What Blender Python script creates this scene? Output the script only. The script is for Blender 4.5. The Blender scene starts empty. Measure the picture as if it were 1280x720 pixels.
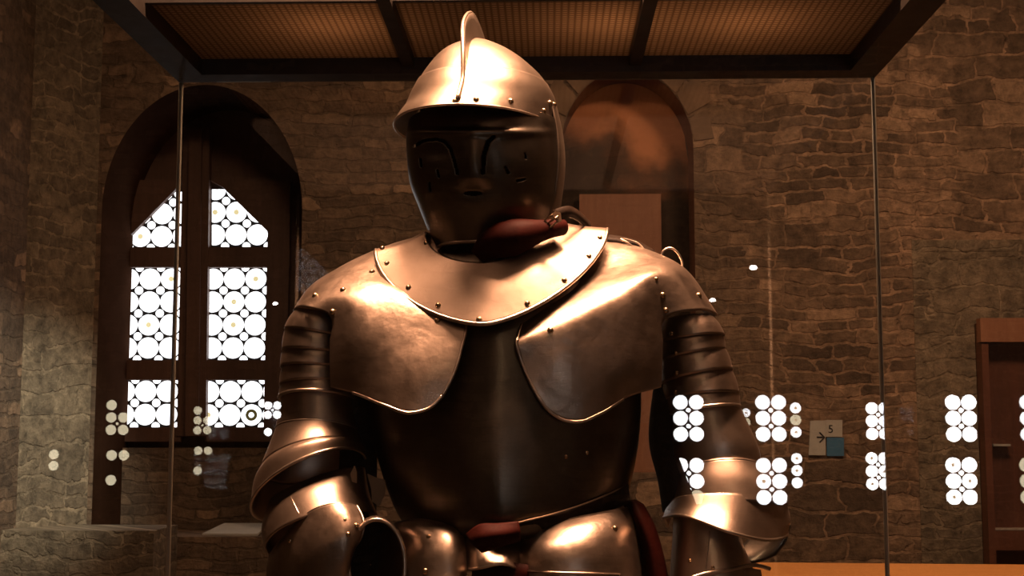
import bpy, bmesh, math, random
from mathutils import Vector, Matrix
from mathutils.bvhtree import BVHTree
random.seed(7)
PI = math.pi
scn = bpy.context.scene
COL = scn.collection

# ------------------------------------------------------------------ camera
F, EYE = 1672.0, 1.55
PITCH = math.atan(180 / F)
YAW = math.atan(45 * math.cos(PITCH) / F)
cam_d = bpy.data.cameras.new('camera')
cam_d.sensor_width = 36.0
cam_d.lens = 36.0 * F / 1280
cam_d.clip_start = 0.05
cam = bpy.data.objects.new('camera', cam_d)
cam.location = (0, 0, EYE)
cam.rotation_euler = (PI / 2 + PITCH, 0, YAW)
COL.objects.link(cam)
scn.camera = cam
RC = cam.rotation_euler.to_matrix()
CAMLOC = Vector((0, 0, EYE))


def ray(px, py):
    return (RC @ Vector(((px - 640) / F, -(py - 360) / F, -1.0)))


def P(px, py, Y):
    """point seen at (px, py) on the vertical plane at distance Y"""
    d = ray(px, py)
    return CAMLOC + d * (Y / d.y)


def proj(v):
    c = RC.transposed() @ (Vector(v) - CAMLOC)
    return (640 + F * c.x / -c.z, 360 - F * c.y / -c.z)


# ------------------------------------------------------------------ materials
def new_mat(name):
    m = bpy.data.materials.new(name)
    m.use_nodes = True
    nt = m.node_tree
    nt.nodes.clear()
    out = nt.nodes.new('ShaderNodeOutputMaterial')
    return m, nt, out


def nd(nt, kind, **kw):
    n = nt.nodes.new(kind)
    for k, v in kw.items():
        if k in n.inputs:
            n.inputs[k].default_value = v
        else:
            setattr(n, k, v)
    return n


def ramp(nt, stops):
    r = nt.nodes.new('ShaderNodeValToRGB')
    e = r.color_ramp.elements
    e[0].position, e[0].color = stops[0][0], (*stops[0][1], 1)
    e[1].position, e[1].color = stops[-1][0], (*stops[-1][1], 1)
    for p, c in stops[1:-1]:
        x = e.new(p)
        x.color = (*c, 1)
    return r


def simple(name, c1, c2, scale=20, rough=0.6, metal=0.0, bump=0.1, bscale=None, rvar=0.1, coat=0.0):
    m, nt, out = new_mat(name)
    tc = nd(nt, 'ShaderNodeTexCoord')
    n1 = nd(nt, 'ShaderNodeTexNoise', Scale=scale, Detail=6.0, Roughness=0.6)
    nt.links.new(tc.outputs['Object'], n1.inputs['Vector'])
    r = ramp(nt, [(0.3, c1), (0.7, c2)])
    nt.links.new(n1.outputs['Fac'], r.inputs['Fac'])
    b = nd(nt, 'ShaderNodeBsdfPrincipled', Metallic=metal, Roughness=rough)
    nt.links.new(r.outputs['Color'], b.inputs['Base Color'])
    n2 = nd(nt, 'ShaderNodeTexNoise', Scale=bscale or scale * 2, Detail=4.0)
    nt.links.new(tc.outputs['Object'], n2.inputs['Vector'])
    mr = nd(nt, 'ShaderNodeMapRange')
    mr.inputs['To Min'].default_value = rough - rvar
    mr.inputs['To Max'].default_value = rough + rvar
    nt.links.new(n2.outputs['Fac'], mr.inputs['Value'])
    nt.links.new(mr.outputs['Result'], b.inputs['Roughness'])
    if coat:
        b.inputs['Coat Weight'].default_value = coat
    if bump:
        bp = nd(nt, 'ShaderNodeBump', Strength=bump, Distance=0.004)
        nt.links.new(n2.outputs['Fac'], bp.inputs['Height'])
        nt.links.new(bp.outputs['Normal'], b.inputs['Normal'])
    nt.links.new(b.outputs['BSDF'], out.inputs['Surface'])
    return m


def wood(name, c1, c2, rough=0.5, along='Z', scale=6):
    m, nt, out = new_mat(name)
    tc = nd(nt, 'ShaderNodeTexCoord')
    mp = nd(nt, 'ShaderNodeMapping')
    s = {'X': (0.12, 1, 1), 'Y': (1, 0.12, 1), 'Z': (1, 1, 0.12)}[along]
    mp.inputs['Scale'].default_value = s
    nt.links.new(tc.outputs['Object'], mp.inputs['Vector'])
    n1 = nd(nt, 'ShaderNodeTexNoise', Scale=scale * 5, Detail=8.0, Roughness=0.65, Distortion=0.6)
    nt.links.new(mp.outputs['Vector'], n1.inputs['Vector'])
    r = ramp(nt, [(0.3, c1), (0.7, c2)])
    nt.links.new(n1.outputs['Fac'], r.inputs['Fac'])
    b = nd(nt, 'ShaderNodeBsdfPrincipled', Roughness=rough)
    nt.links.new(r.outputs['Color'], b.inputs['Base Color'])
    bp = nd(nt, 'ShaderNodeBump', Strength=0.2, Distance=0.003)
    nt.links.new(n1.outputs['Fac'], bp.inputs['Height'])
    nt.links.new(bp.outputs['Normal'], b.inputs['Normal'])
    nt.links.new(b.outputs['BSDF'], out.inputs['Surface'])
    return m


def stone(name, dark, light, mortar, mortar2=None, xr=(0.6, 1.3), bw=0.26, bh=0.085, patch=0.5, warp=0.05, seed=0.0):
    """rubble masonry of flat slate courses in a wide, uneven mortar"""
    m, nt, out = new_mat(name)
    L = nt.links.new
    tc = nd(nt, 'ShaderNodeTexCoord')
    sx = nd(nt, 'ShaderNodeSeparateXYZ')
    L(tc.outputs['Object'], sx.inputs['Vector'])
    ad = nd(nt, 'ShaderNodeMath', operation='ADD')
    L(sx.outputs['X'], ad.inputs[0])
    L(sx.outputs['Y'], ad.inputs[1])
    cb = nd(nt, 'ShaderNodeCombineXYZ')
    L(ad.outputs[0], cb.inputs['X'])
    L(sx.outputs['Z'], cb.inputs['Y'])
    cb.inputs['Z'].default_value = seed

    def warped(sc, amt, src):
        nz = nd(nt, 'ShaderNodeTexNoise', Scale=sc, Detail=3.0)
        L(cb.outputs[0], nz.inputs['Vector'])
        s = nd(nt, 'ShaderNodeVectorMath', operation='SUBTRACT')
        L(nz.outputs['Color'], s.inputs[0])
        s.inputs[1].default_value = (0.5, 0.5, 0.5)
        k = nd(nt, 'ShaderNodeVectorMath', operation='MULTIPLY')
        L(s.outputs[0], k.inputs[0])
        k.inputs[1].default_value = (amt * 1.6, amt, 0)
        a = nd(nt, 'ShaderNodeVectorMath', operation='ADD')
        L(src, a.inputs[0])
        L(k.outputs[0], a.inputs[1])
        return a.outputs[0]
    v = warped(2.2, warp * 3.0, cb.outputs[0])
    v = warped(9.0, warp * 0.9, v)
    v = warped(30.0, warp * 0.45, v)

    def bricks(w, h, off, ms):
        br = nd(nt, 'ShaderNodeTexBrick', Scale=1.0)
        br.offset, br.squash, br.squash_frequency, br.offset_frequency = off, 0.62, 3, 2
        br.inputs['Brick Width'].default_value = w
        br.inputs['Row Height'].default_value = h
        br.inputs['Mortar Size'].default_value = ms
        br.inputs['Mortar Smooth'].default_value = 0.35
        br.inputs['Bias'].default_value = 0.0
        br.inputs['Color1'].default_value = (0, 0, 0, 1)
        br.inputs['Color2'].default_value = (1, 1, 1, 1)
        br.inputs['Mortar'].default_value = (0.5, 0.5, 0.5, 1)
        L(v, br.inputs['Vector'])
        return br
    b1 = bricks(bw, bh, 0.37, 0.008)
    b2 = bricks(bw * 1.7, bh * 1.9, 0.44, 0.009)
    sel = nd(nt, 'ShaderNodeTexNoise', Scale=1.3, Detail=1.0)
    L(cb.outputs[0], sel.inputs['Vector'])
    st = nd(nt, 'ShaderNodeMapRange')
    st.inputs['From Min'].default_value, st.inputs['From Max'].default_value = 0.58, 0.60
    L(sel.outputs['Fac'], st.inputs['Value'])

    def mix(a, b, fac):
        mx = nd(nt, 'ShaderNodeMix', data_type='RGBA')
        L(fac, mx.inputs['Factor'])
        for sock, val in ((6, a), (7, b)):
            if hasattr(val, 'links') or hasattr(val, 'is_linked'):
                L(val, mx.inputs[sock])
            else:
                mx.inputs[sock].default_value = (*val, 1)
        return mx.outputs[2]
    tone = mix(b1.outputs['Color'], b2.outputs['Color'], st.outputs['Result'])
    fac = mix(b1.outputs['Fac'], b2.outputs['Fac'], st.outputs['Result'])
    rs = ramp(nt, [(0.0, dark), (0.7, tuple(a * 0.7 + b * 0.3 for a, b in zip(dark, light))), (0.88, tuple(a * 0.45 + b * 0.55 for a, b in zip(dark, light))), (1.0, light)])
    L(tone, rs.inputs['Fac'])
    fine = nd(nt, 'ShaderNodeTexNoise', Scale=19.0, Detail=9.0, Roughness=0.72)
    L(cb.outputs[0], fine.inputs['Vector'])
    big = nd(nt, 'ShaderNodeTexNoise', Scale=1.7, Detail=4.0, Roughness=0.6)
    L(cb.outputs[0], big.inputs['Vector'])
    # mortar smeared over the stones in patches
    sm = nd(nt, 'ShaderNodeMapRange')
    sm.inputs['From Min'].default_value, sm.inputs['From Max'].default_value = patch, patch + 0.22
    L(big.outputs['Fac'], sm.inputs['Value'])
    sm2 = nd(nt, 'ShaderNodeMath', operation='MULTIPLY')
    L(sm.outputs['Result'], sm2.inputs[0])
    L(fine.outputs['Fac'], sm2.inputs[1])
    brk = nd(nt, 'ShaderNodeTexNoise', Scale=6.5, Detail=5.0, Roughness=0.7)
    L(cb.outputs[0], brk.inputs['Vector'])
    bm_ = nd(nt, 'ShaderNodeMapRange')
    bm_.inputs['From Min'].default_value, bm_.inputs['From Max'].default_value = 0.36, 0.60
    L(brk.outputs['Fac'], bm_.inputs['Value'])
    fb = nd(nt, 'ShaderNodeMath', operation='MULTIPLY')
    L(fac, fb.inputs[0])
    L(bm_.outputs['Result'], fb.inputs[1])
    mxf = nd(nt, 'ShaderNodeMath', operation='MAXIMUM')
    L(fb.outputs[0], mxf.inputs[0])
    L(sm2.outputs[0], mxf.inputs[1])
    if mortar2:
        xm = nd(nt, 'ShaderNodeMapRange')
        xm.inputs['From Min'].default_value, xm.inputs['From Max'].default_value = xr
        L(sx.outputs['X'], xm.inputs['Value'])
        mortar = mix(mortar, mortar2, xm.outputs['Result'])
    c = mix(rs.outputs['Color'], mortar, mxf.outputs[0])
    v2 = nd(nt, 'ShaderNodeMapRange')
    v2.inputs['From Min'].default_value, v2.inputs['From Max'].default_value = 0.28, 0.72
    v2.inputs['To Min'].default_value, v2.inputs['To Max'].default_value = 0.35, 1.65
    L(fine.outputs['Fac'], v2.inputs['Value'])
    mul = nd(nt, 'ShaderNodeVectorMath', operation='SCALE')
    L(c, mul.inputs[0])
    L(v2.outputs['Result'], mul.inputs['Scale'])
    b = nd(nt, 'ShaderNodeBsdfPrincipled', Roughness=0.9)
    L(mul.outputs[0], b.inputs['Base Color'])
    hh = nd(nt, 'ShaderNodeMath', operation='MULTIPLY_ADD')
    L(fac, hh.inputs[0])
    hh.inputs[1].default_value = -0.7
    L(fine.outputs['Fac'], hh.inputs[2])
    bp = nd(nt, 'ShaderNodeBump', Strength=0.7, Distance=0.03)
    L(hh.outputs[0], bp.inputs['Height'])
    L(bp.outputs['Normal'], b.inputs['Normal'])
    L(b.outputs['BSDF'], out.inputs['Surface'])
    return m


def emit(name, col, s):
    m, nt, out = new_mat(name)
    e = nd(nt, 'ShaderNodeEmission', Strength=s)
    e.inputs['Color'].default_value = (*col, 1)
    nt.links.new(e.outputs[0], out.inputs['Surface'])
    return m


def bullseye(name, s):
    """daylit crown glass: bright, a little uneven"""
    m, nt, out = new_mat(name)
    tc = nd(nt, 'ShaderNodeTexCoord')
    n = nd(nt, 'ShaderNodeTexNoise', Scale=14.0, Detail=2.0)
    nt.links.new(tc.outputs['Object'], n.inputs['Vector'])
    r = ramp(nt, [(0.3, (1.0, 0.95, 0.93)), (0.7, (0.93, 0.96, 1.0))])
    nt.links.new(n.outputs['Fac'], r.inputs['Fac'])
    e = nd(nt, 'ShaderNodeEmission', Strength=s)
    nt.links.new(r.outputs['Color'], e.inputs['Color'])
    nt.links.new(e.outputs[0], out.inputs['Surface'])
    return m


def glass_mat(name, refl, tint=(1, 1, 1), mul=0.8):
    m, nt, out = new_mat(name)
    t = nd(nt, 'ShaderNodeBsdfTransparent')
    t.inputs['Color'].default_value = (*tint, 1)
    g = nd(nt, 'ShaderNodeBsdfGlossy', Roughness=0.0)
    lw = nd(nt, 'ShaderNodeFresnel', IOR=1.45)
    ge = nd(nt, 'ShaderNodeNewGeometry')
    ir = nd(nt, 'ShaderNodeMapRange')
    ir.inputs['To Min'].default_value, ir.inputs['To Max'].default_value = 1.45, 1 / 1.45
    nt.links.new(ge.outputs['Backfacing'], ir.inputs['Value'])
    nt.links.new(ir.outputs['Result'], lw.inputs['IOR'])
    mr = nd(nt, 'ShaderNodeMath', operation='MULTIPLY_ADD', use_clamp=True)
    mr.inputs[1].default_value = mul
    mr.inputs[2].default_value = refl
    nt.links.new(lw.outputs[0], mr.inputs[0])
    mx = nd(nt, 'ShaderNodeMixShader')
    nt.links.new(mr.outputs[0], mx.inputs['Fac'])
    nt.links.new(t.outputs[0], mx.inputs[1])
    nt.links.new(g.outputs[0], mx.inputs[2])
    nt.links.new(mx.outputs[0], out.inputs['Surface'])
    return m


def grille_mat(name):
    """fine egg-crate light louvre"""
    m, nt, out = new_mat(name)
    L = nt.links.new
    tc = nd(nt, 'ShaderNodeTexCoord')
    sx = nd(nt, 'ShaderNodeSeparateXYZ')
    L(tc.outputs['Object'], sx.inputs['Vector'])

    def saw(sock, period):
        a = nd(nt, 'ShaderNodeMath', operation='MULTIPLY')
        a.inputs[1].default_value = 2 * PI / period
        L(sock, a.inputs[0])
        s = nd(nt, 'ShaderNodeMath', operation='SINE')
        L(a.outputs[0], s.inputs[0])
        return s.outputs[0]
    mn = nd(nt, 'ShaderNodeMath', operation='MINIMUM')
    L(saw(sx.outputs['X'], 0.0115), mn.inputs[0])
    L(saw(sx.outputs['Y'], 0.0115), mn.inputs[1])
    r = ramp(nt, [(0.0, (0.20, 0.135, 0.09)), (0.45, (0.42, 0.30, 0.21)), (1.0, (0.50, 0.36, 0.26))])
    mr = nd(nt, 'ShaderNodeMapRange')
    mr.inputs['From Min'].default_value, mr.inputs['From Max'].default_value = -1, 1
    L(mn.outputs[0], mr.inputs['Value'])
    L(mr.outputs['Result'], r.inputs['Fac'])
    d = nd(nt, 'ShaderNodeBsdfDiffuse')
    t = nd(nt, 'ShaderNodeBsdfTranslucent')
    L(r.outputs[0], d.inputs['Color'])
    L(r.outputs[0], t.inputs['Color'])
    mx = nd(nt, 'ShaderNodeMixShader', Fac=0.5)
    L(d.outputs[0], mx.inputs[1])
    L(t.outputs[0], mx.inputs[2])
    L(mx.outputs[0], out.inputs['Surface'])
    return m


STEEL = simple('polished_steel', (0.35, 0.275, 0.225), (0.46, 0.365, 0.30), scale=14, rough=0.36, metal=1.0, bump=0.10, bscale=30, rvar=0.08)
HELM_STEEL = simple('dimmed_russet_steel', (0.18, 0.145, 0.115), (0.26, 0.21, 0.17), scale=12, rough=0.40, metal=1.0, bump=0.10, bscale=30, rvar=0.08)  # browner helmet steel, also darkened to tone down the overhead light
STEEL_SHADED = simple('shade_darkened_steel', (0.10, 0.085, 0.07), (0.15, 0.128, 0.105), scale=16, rough=0.34, metal=1.0, bump=0.10, bscale=34, rvar=0.08)  # darker copy of the steel, with shade put into the colour
STEEL_ROUGH = simple('hammered_steel', (0.31, 0.245, 0.20), (0.46, 0.365, 0.30), scale=22, rough=0.36, metal=1.0, bump=0.22, bscale=55, rvar=0.08)
RIM = simple('rim_steel', (0.50, 0.41, 0.34), (0.62, 0.52, 0.44), scale=40, rough=0.32, metal=1.0, bump=0.05)
RIVET = simple('rivet_brass', (0.36, 0.25, 0.15), (0.50, 0.36, 0.22), scale=60, rough=0.28, metal=1.0, bump=0.0)
LEATHER_RED = simple('red_leather', (0.018, 0.0028, 0.002), (0.036, 0.005, 0.0035), scale=25, rough=0.62, bump=0.2)  # dark red, taken darker still to put the chin's shade into it
LEATHER_DARK = simple('dark_leather', (0.008, 0.005, 0.0035), (0.018, 0.010, 0.006), scale=30, rough=0.6, bump=0.2)
for m_, v_ in ((LEATHER_RED, 0.06), (LEATHER_DARK, 0.10)):
    m_.node_tree.nodes['Principled BSDF'].inputs['Specular IOR Level'].default_value = v_
LEATHER_TAN = simple('tan_leather', (0.30, 0.19, 0.11), (0.40, 0.26, 0.16), scale=30, rough=0.6, bump=0.2)
LINING = simple('black_lining', (0.004, 0.003, 0.003), (0.010, 0.008, 0.006), scale=30, rough=0.95, bump=0.0)
WALL = stone('rubble_stone', (0.11, 0.070, 0.046), (0.40, 0.25, 0.155), (0.13, 0.085, 0.055), (0.46, 0.28, 0.175), bw=0.21, bh=0.062, patch=0.48, warp=0.05)
WALL_GREY = stone('grey_rubble_stone', (0.13, 0.095, 0.065), (0.26, 0.19, 0.125), (0.32, 0.235, 0.155), bw=0.22, bh=0.07, patch=0.42, warp=0.07, seed=3.3)
PLASTER = simple('ochre_plaster', (0.34, 0.125, 0.055), (0.46, 0.19, 0.09), scale=5, rough=0.9, bump=0.4, bscale=18)
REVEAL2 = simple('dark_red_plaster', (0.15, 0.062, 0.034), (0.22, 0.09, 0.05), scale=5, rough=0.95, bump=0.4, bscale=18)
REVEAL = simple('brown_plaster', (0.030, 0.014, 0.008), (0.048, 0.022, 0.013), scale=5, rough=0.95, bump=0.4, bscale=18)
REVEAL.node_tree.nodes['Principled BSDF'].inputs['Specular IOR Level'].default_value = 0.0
FLOOR = simple('stone_floor', (0.07, 0.05, 0.035), (0.13, 0.095, 0.065), scale=6, rough=0.75, bump=0.3, bscale=14)
CEIL = simple('dark_ceiling_boards', (0.05, 0.035, 0.025), (0.09, 0.06, 0.04), scale=5, rough=0.9, bump=0.2)
FRAME_WOOD = wood('dark_oak', (0.075, 0.034, 0.022), (0.125, 0.060, 0.038), rough=0.6)
PANEL_WOOD = wood('reddish_board', (0.26, 0.105, 0.055), (0.34, 0.15, 0.08), rough=0.6)
TABLE_WOOD = wood('orange_wood', (0.74, 0.29, 0.08), (0.86, 0.38, 0.12), rough=0.4, along='X')
CAB_WOOD = wood('cabinet_wood', (0.10, 0.034, 0.018), (0.16, 0.056, 0.03), rough=0.5)
LEAD = simple('lead_came', (0.010, 0.008, 0.008), (0.020, 0.015, 0.014), scale=30, rough=0.8, bump=0.0)
CASE_DARK = simple('case_metal', (0.014, 0.010, 0.008), (0.024, 0.018, 0.013), scale=20, rough=0.55, bump=0.05)
PLINTH = simple('plinth_cloth', (0.05, 0.03, 0.02), (0.08, 0.05, 0.03), scale=60, rough=0.9, bump=0.1)
JOINT = simple('glass_edge', (0.62, 0.50, 0.37), (0.70, 0.57, 0.43), scale=20, rough=0.4, bump=0.0)
PAPER = simple('white_card', (0.50, 0.46, 0.41), (0.56, 0.52, 0.46), scale=20, rough=0.8, bump=0.0)
SIGN_BLUE = simple('blue_card', (0.055, 0.17, 0.30), (0.07, 0.20, 0.35), scale=20, rough=0.7, bump=0.0)
INK = simple('black_ink', (0.02, 0.02, 0.02), (0.03, 0.03, 0.03), scale=20, rough=0.7, bump=0.0)
SOOT = simple('soot_stained_plaster', (0.055, 0.032, 0.02), (0.11, 0.06, 0.036), scale=5, rough=0.95, bump=0.4, bscale=18)
GLASS = glass_mat('case_glass', 0.05)
GLASS_SIDE = glass_mat('case_side_glass', 0.0, mul=0.07)
CAB_GLASS = glass_mat('cabinet_glass', 0.03)
GRILLE = grille_mat('egg_crate_louvre')
PANE = bullseye('daylit_bullseye', 2.8)
PANE_FAR = bullseye('daylit_bullseye_behind', 10.0)
PANE_BRIGHT = bullseye('brightest_bullseye_behind', 22.0)
PANE_DIM = emit('greenish_bullseye', (1.0, 0.86, 0.58), 4.5)
KNOB_Y = emit('yellow_glass_boss', (1.0, 0.82, 0.42), 1.1)
KNOB_D = emit('olive_glass_ring', (0.30, 0.22, 0.06), 0.3)
KNOB_F = emit('amber_glass_boss', (1.0, 0.70, 0.42), 3.5)
BULB = emit('lamp_glow', (1.0, 0.96, 0.92), 22.0)
FLUO = emit('added_lamp_diffuser', (1.0, 0.72, 0.42), 6.0)

# ------------------------------------------------------------------ object helpers
ORIG = {}


def empty(name, loc, label=None, cat=None, group=None, parent=None):
    o = bpy.data.objects.new(name, None)
    o.empty_display_size = 0.1
    COL.objects.link(o)
    o.location = loc
    ORIG[o.name] = Vector(loc)
    tag(o, label, cat, group)
    return o


def tag(o, label=None, cat=None, group=None, kind=None):
    for k, v in (('label', label), ('category', cat), ('group', group), ('kind', kind)):
        if v:
            o[k] = v
    return o


def org(o):
    return ORIG.get(o.name, Vector((0, 0, 0))) if o else Vector((0, 0, 0))


def mk(name, verts, faces, mat, parent=None, smooth=True, thick=0.0, mats=None, mat_idx=None, origin=None, offset=0.0):
    """one mesh object from world-space vertices"""
    o0 = org(parent) if parent else (Vector(origin) if origin is not None else Vector((0, 0, 0)))
    me = bpy.data.meshes.new(name)
    me.from_pydata([tuple(Vector(v) - o0) for v in verts], [], faces)
    bm = bmesh.new()
    bm.from_mesh(me)
    bmesh.ops.remove_doubles(bm, verts=bm.verts, dist=1e-6)
    bmesh.ops.recalc_face_normals(bm, faces=bm.faces)
    bm.to_mesh(me)
    bm.free()
    for m in (mats or [mat]):
        me.materials.append(m)
    if mat_idx and len(me.polygons) == len(mat_idx):
        for p, i in zip(me.polygons, mat_idx):
            p.material_index = i
    if smooth:
        for p in me.polygons:
            p.use_smooth = True
    o = bpy.data.objects.new(name, me)
    COL.objects.link(o)
    if parent:
        o.parent = parent
        base = org(parent)
    else:
        o.location = o0
        base = o0
    ORIG[o.name] = base
    if thick:
        s = o.modifiers.new('thickness', 'SOLIDIFY')
        s.thickness = thick
        s.offset = offset
    return o


class MB:
    """collects pieces of one mesh"""

    def __init__(self):
        self.v, self.f, self.m = [], [], []

    def add(self, v, f, mi=0):
        k = len(self.v)
        self.v += [Vector(x) for x in v]
        self.f += [tuple(i + k for i in q) for q in f]
        self.m += [mi] * len(f)
        return self

    def box(self, a, b, mi=0):
        x0, y0, z0 = a
        x1, y1, z1 = b
        v = [(x, y, z) for z in (z0, z1) for y in (y0, y1) for x in (x0, x1)]
        return self.add(v, [(0, 2, 3, 1), (4, 5, 7, 6), (0, 1, 5, 4), (2, 6, 7, 3), (0, 4, 6, 2), (1, 3, 7, 5)], mi)

    def tube(self, pts, r, n=8, mi=0, closed=False, caps=True):
        v, f = tube_geo(pts, r, n, closed, caps)
        return self.add(v, f, mi)

    def prism(self, poly, d, mi=0):
        """polygon (3-D points) pushed along d"""
        n = len(poly)
        d = Vector(d)
        v = [Vector(p) for p in poly] + [Vector(p) + d for p in poly]
        f = [tuple(range(n)), tuple(range(2 * n - 1, n - 1, -1))] + [(i, (i + 1) % n, n + (i + 1) % n, n + i) for i in range(n)]
        return self.add(v, f, mi)

    def build(self, name, mat, parent=None, smooth=False, **kw):
        o = mk(name, self.v, self.f, mat, parent, smooth, **kw)
        mats = kw.get('mats')
        if mats:
            for p, i in zip(o.data.polygons, self.m):
                p.material_index = i
        return o


def tube_geo(pts, r, n=8, closed=False, caps=True):
    pts = [Vector(p) for p in pts]
    N = len(pts)
    v, f = [], []
    up = None
    for i, p in enumerate(pts):
        a = pts[(i - 1) % N] if (closed or i > 0) else p
        b = pts[(i + 1) % N] if (closed or i < N - 1) else p
        t = (b - a).normalized()
        if up is None:
            up = t.orthogonal().normalized()
        up = (up - t * up.dot(t)).normalized()
        w = t.cross(up)
        rr = r[i] if isinstance(r, (list, tuple)) else r
        for k in range(n):
            a2 = 2 * PI * k / n
            v.append(p + (up * math.cos(a2) + w * math.sin(a2)) * rr)
    for i in range(N if closed else N - 1):
        j = (i + 1) % N
        for k in range(n):
            f.append((i * n + k, i * n + (k + 1) % n, j * n + (k + 1) % n, j * n + k))
    if caps and not closed:
        f.append(tuple(range(n))[::-1])
        f.append(tuple(range((N - 1) * n, N * n)))
    return v, f


def catmull(pts, n, closed=False):
    """smooth curve through pts, n samples, spaced by chord length"""
    pts = [Vector(p) for p in pts]
    N = len(pts)
    if N == 1:
        return [pts[0].copy() for _ in range(n)]
    seg = N if closed else N - 1
    d = [max((pts[(i + 1) % N] - pts[i]).length, 1e-6) for i in range(seg)]
    T = [0]
    for x in d:
        T.append(T[-1] + x)
    res = []
    for k in range(n):
        t = T[-1] * k / (n if closed else n - 1)
        i = 0
        while i < seg - 1 and t > T[i + 1]:
            i += 1
        u = (t - T[i]) / d[i]
        p1, p2 = pts[i], pts[(i + 1) % N]
        p0 = pts[i - 1] if (i > 0 or closed) else p1 * 2 - p2
        p3 = pts[(i + 2) % N] if (i + 2 < N or closed) else p2 * 2 - p1
        d0 = d[i - 1] if (i > 0 or closed) else d[i]
        d2 = d[(i + 1) % seg] if (i + 1 < seg or closed) else d[i]
        m1 = ((p2 - p1) / d[i] * d0 + (p1 - p0) / d0 * d[i]) / (d0 + d[i])
        m2 = ((p3 - p2) / d2 * d[i] + (p2 - p1) / d[i] * d2) / (d2 + d[i])
        u2, u3 = u * u, u * u * u
        res.append(p1 * (2 * u3 - 3 * u2 + 1) + m1 * d[i] * (u3 - 2 * u2 + u) + p2 * (-2 * u3 + 3 * u2) + m2 * d[i] * (u3 - u2))
    return res


def grid_faces(nu, nv, closed=False):
    f = []
    for j in range(nv - 1):
        for i in range(nu if closed else nu - 1):
            i2 = (i + 1) % nu
            f.append((j * nu + i, j * nu + i2, (j + 1) * nu + i2, (j + 1) * nu + i))
    return f


def W(row, dy=0.0):
    return [P(q[0], q[1], q[2] + dy) for q in row]


def sheet(rows, nu=48, nv=36):
    """plate through cross curves of world points; returns verts, faces, rows"""
    R = [catmull(r, nu) for r in rows]
    cols = [catmull([r[i] for r in R], nv) for i in range(nu)]
    G = [[cols[i][j] for i in range(nu)] for j in range(nv)]
    return [p for r in G for p in r], grid_faces(nu, nv), G


def ring(L, R, Y, f, b, lift=0.0, n=2.0, yaw=0.0, nseg=72, a0=0.0, a1=360.0, liftb=None):
    """elliptic ring seen with its side points at pixels L and R on plane Y; f, b = depth to front and back;
    lift raises the front (metres)"""
    pl, pr = P(*L, Y), P(*R, Y)
    c = (pl + pr) / 2
    s = (pr - pl) / 2
    if yaw:
        ya = math.radians(yaw)
        fm = (f + b) / 2
        a = math.sqrt(max(s.length ** 2 - (fm * math.sin(ya)) ** 2, 1e-6)) / math.cos(ya)
        S = Vector((math.cos(ya), -math.sin(ya), 0)) * a + Vector((0, 0, s.z))
        FD = Vector((-math.sin(ya), -math.cos(ya), 0))
    else:
        S, FD = s, Vector((0, -1, 0))
    out = []
    full = abs(a1 - a0) >= 359.9
    for k in range(nseg):
        t = math.radians(a0 + (a1 - a0) * k / (nseg if full else nseg - 1))
        cs, sn = math.cos(t), math.sin(t)
        e = 2.0 / n
        x = math.copysign(abs(cs) ** e, cs)
        y = math.copysign(abs(sn) ** e, sn)
        dep = f if y >= 0 else b
        out.append(c + S * x + FD * (y * dep) + Vector((0, 0, (lift if y >= 0 or liftb is None else -liftb) * y)))
    return out


def loft(rings, nv=24, closed=True):
    n = len(rings[0])
    cols = [catmull([r[i] for r in rings], nv) for i in range(n)] if nv else None
    G = [[cols[i][j] for i in range(n)] for j in range(nv)] if nv else rings
    return [p for r in G for p in r], grid_faces(n, len(G), closed), G


def in_poly(x, y, poly):
    c = False
    j = len(poly) - 1
    for i in range(len(poly)):
        xi, yi = poly[i]
        xj, yj = poly[j]
        if (yi > y) != (yj > y) and x < (xj - xi) * (y - yi) / (yj - yi) + xi:
            c = not c
        j = i
    return c


def near_poly(x, y, pts, w):
    for (x0, y0), (x1, y1) in zip(pts, pts[1:]):
        dx, dy = x1 - x0, y1 - y0
        t = max(0, min(1, ((x - x0) * dx + (y - y0) * dy) / max(dx * dx + dy * dy, 1e-9)))
        if math.hypot(x - x0 - t * dx, y - y0 - t * dy) < w:
            return True
    return False


# ================================================================== SUIT OF ARMOUR
PLINTH_Z = 0.30
Y0 = 1.95
suit = empty('suit_of_armor', (0.0, Y0, PLINTH_Z),
             'polished steel suit of armour with closed combed helmet standing inside the glass case', 'suit of armour')
HITS = []          # (verts, faces, object) of plates that take rivets


def plate(name, v, f, mat=STEEL, parent=suit, thick=0.0025, label=None, hit=True):
    o = mk(name, v, f, mat, parent, True, thick, offset=0.0)
    if label:
        o['label'] = label
    if hit:
        HITS.append((v, f, o))
    return o


def holder(o):
    """pieces of the helmet hang on the helmet itself"""
    return o.parent if o.parent and o.parent.name == 'helmet' else o


def rim_on(o, pts, r=0.0028, mat=RIM, name='rolled_rim', n=8, closed=False):
    v, f = tube_geo(pts, r, n, closed)
    return mk(name, v, f, mat, holder(o))


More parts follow.
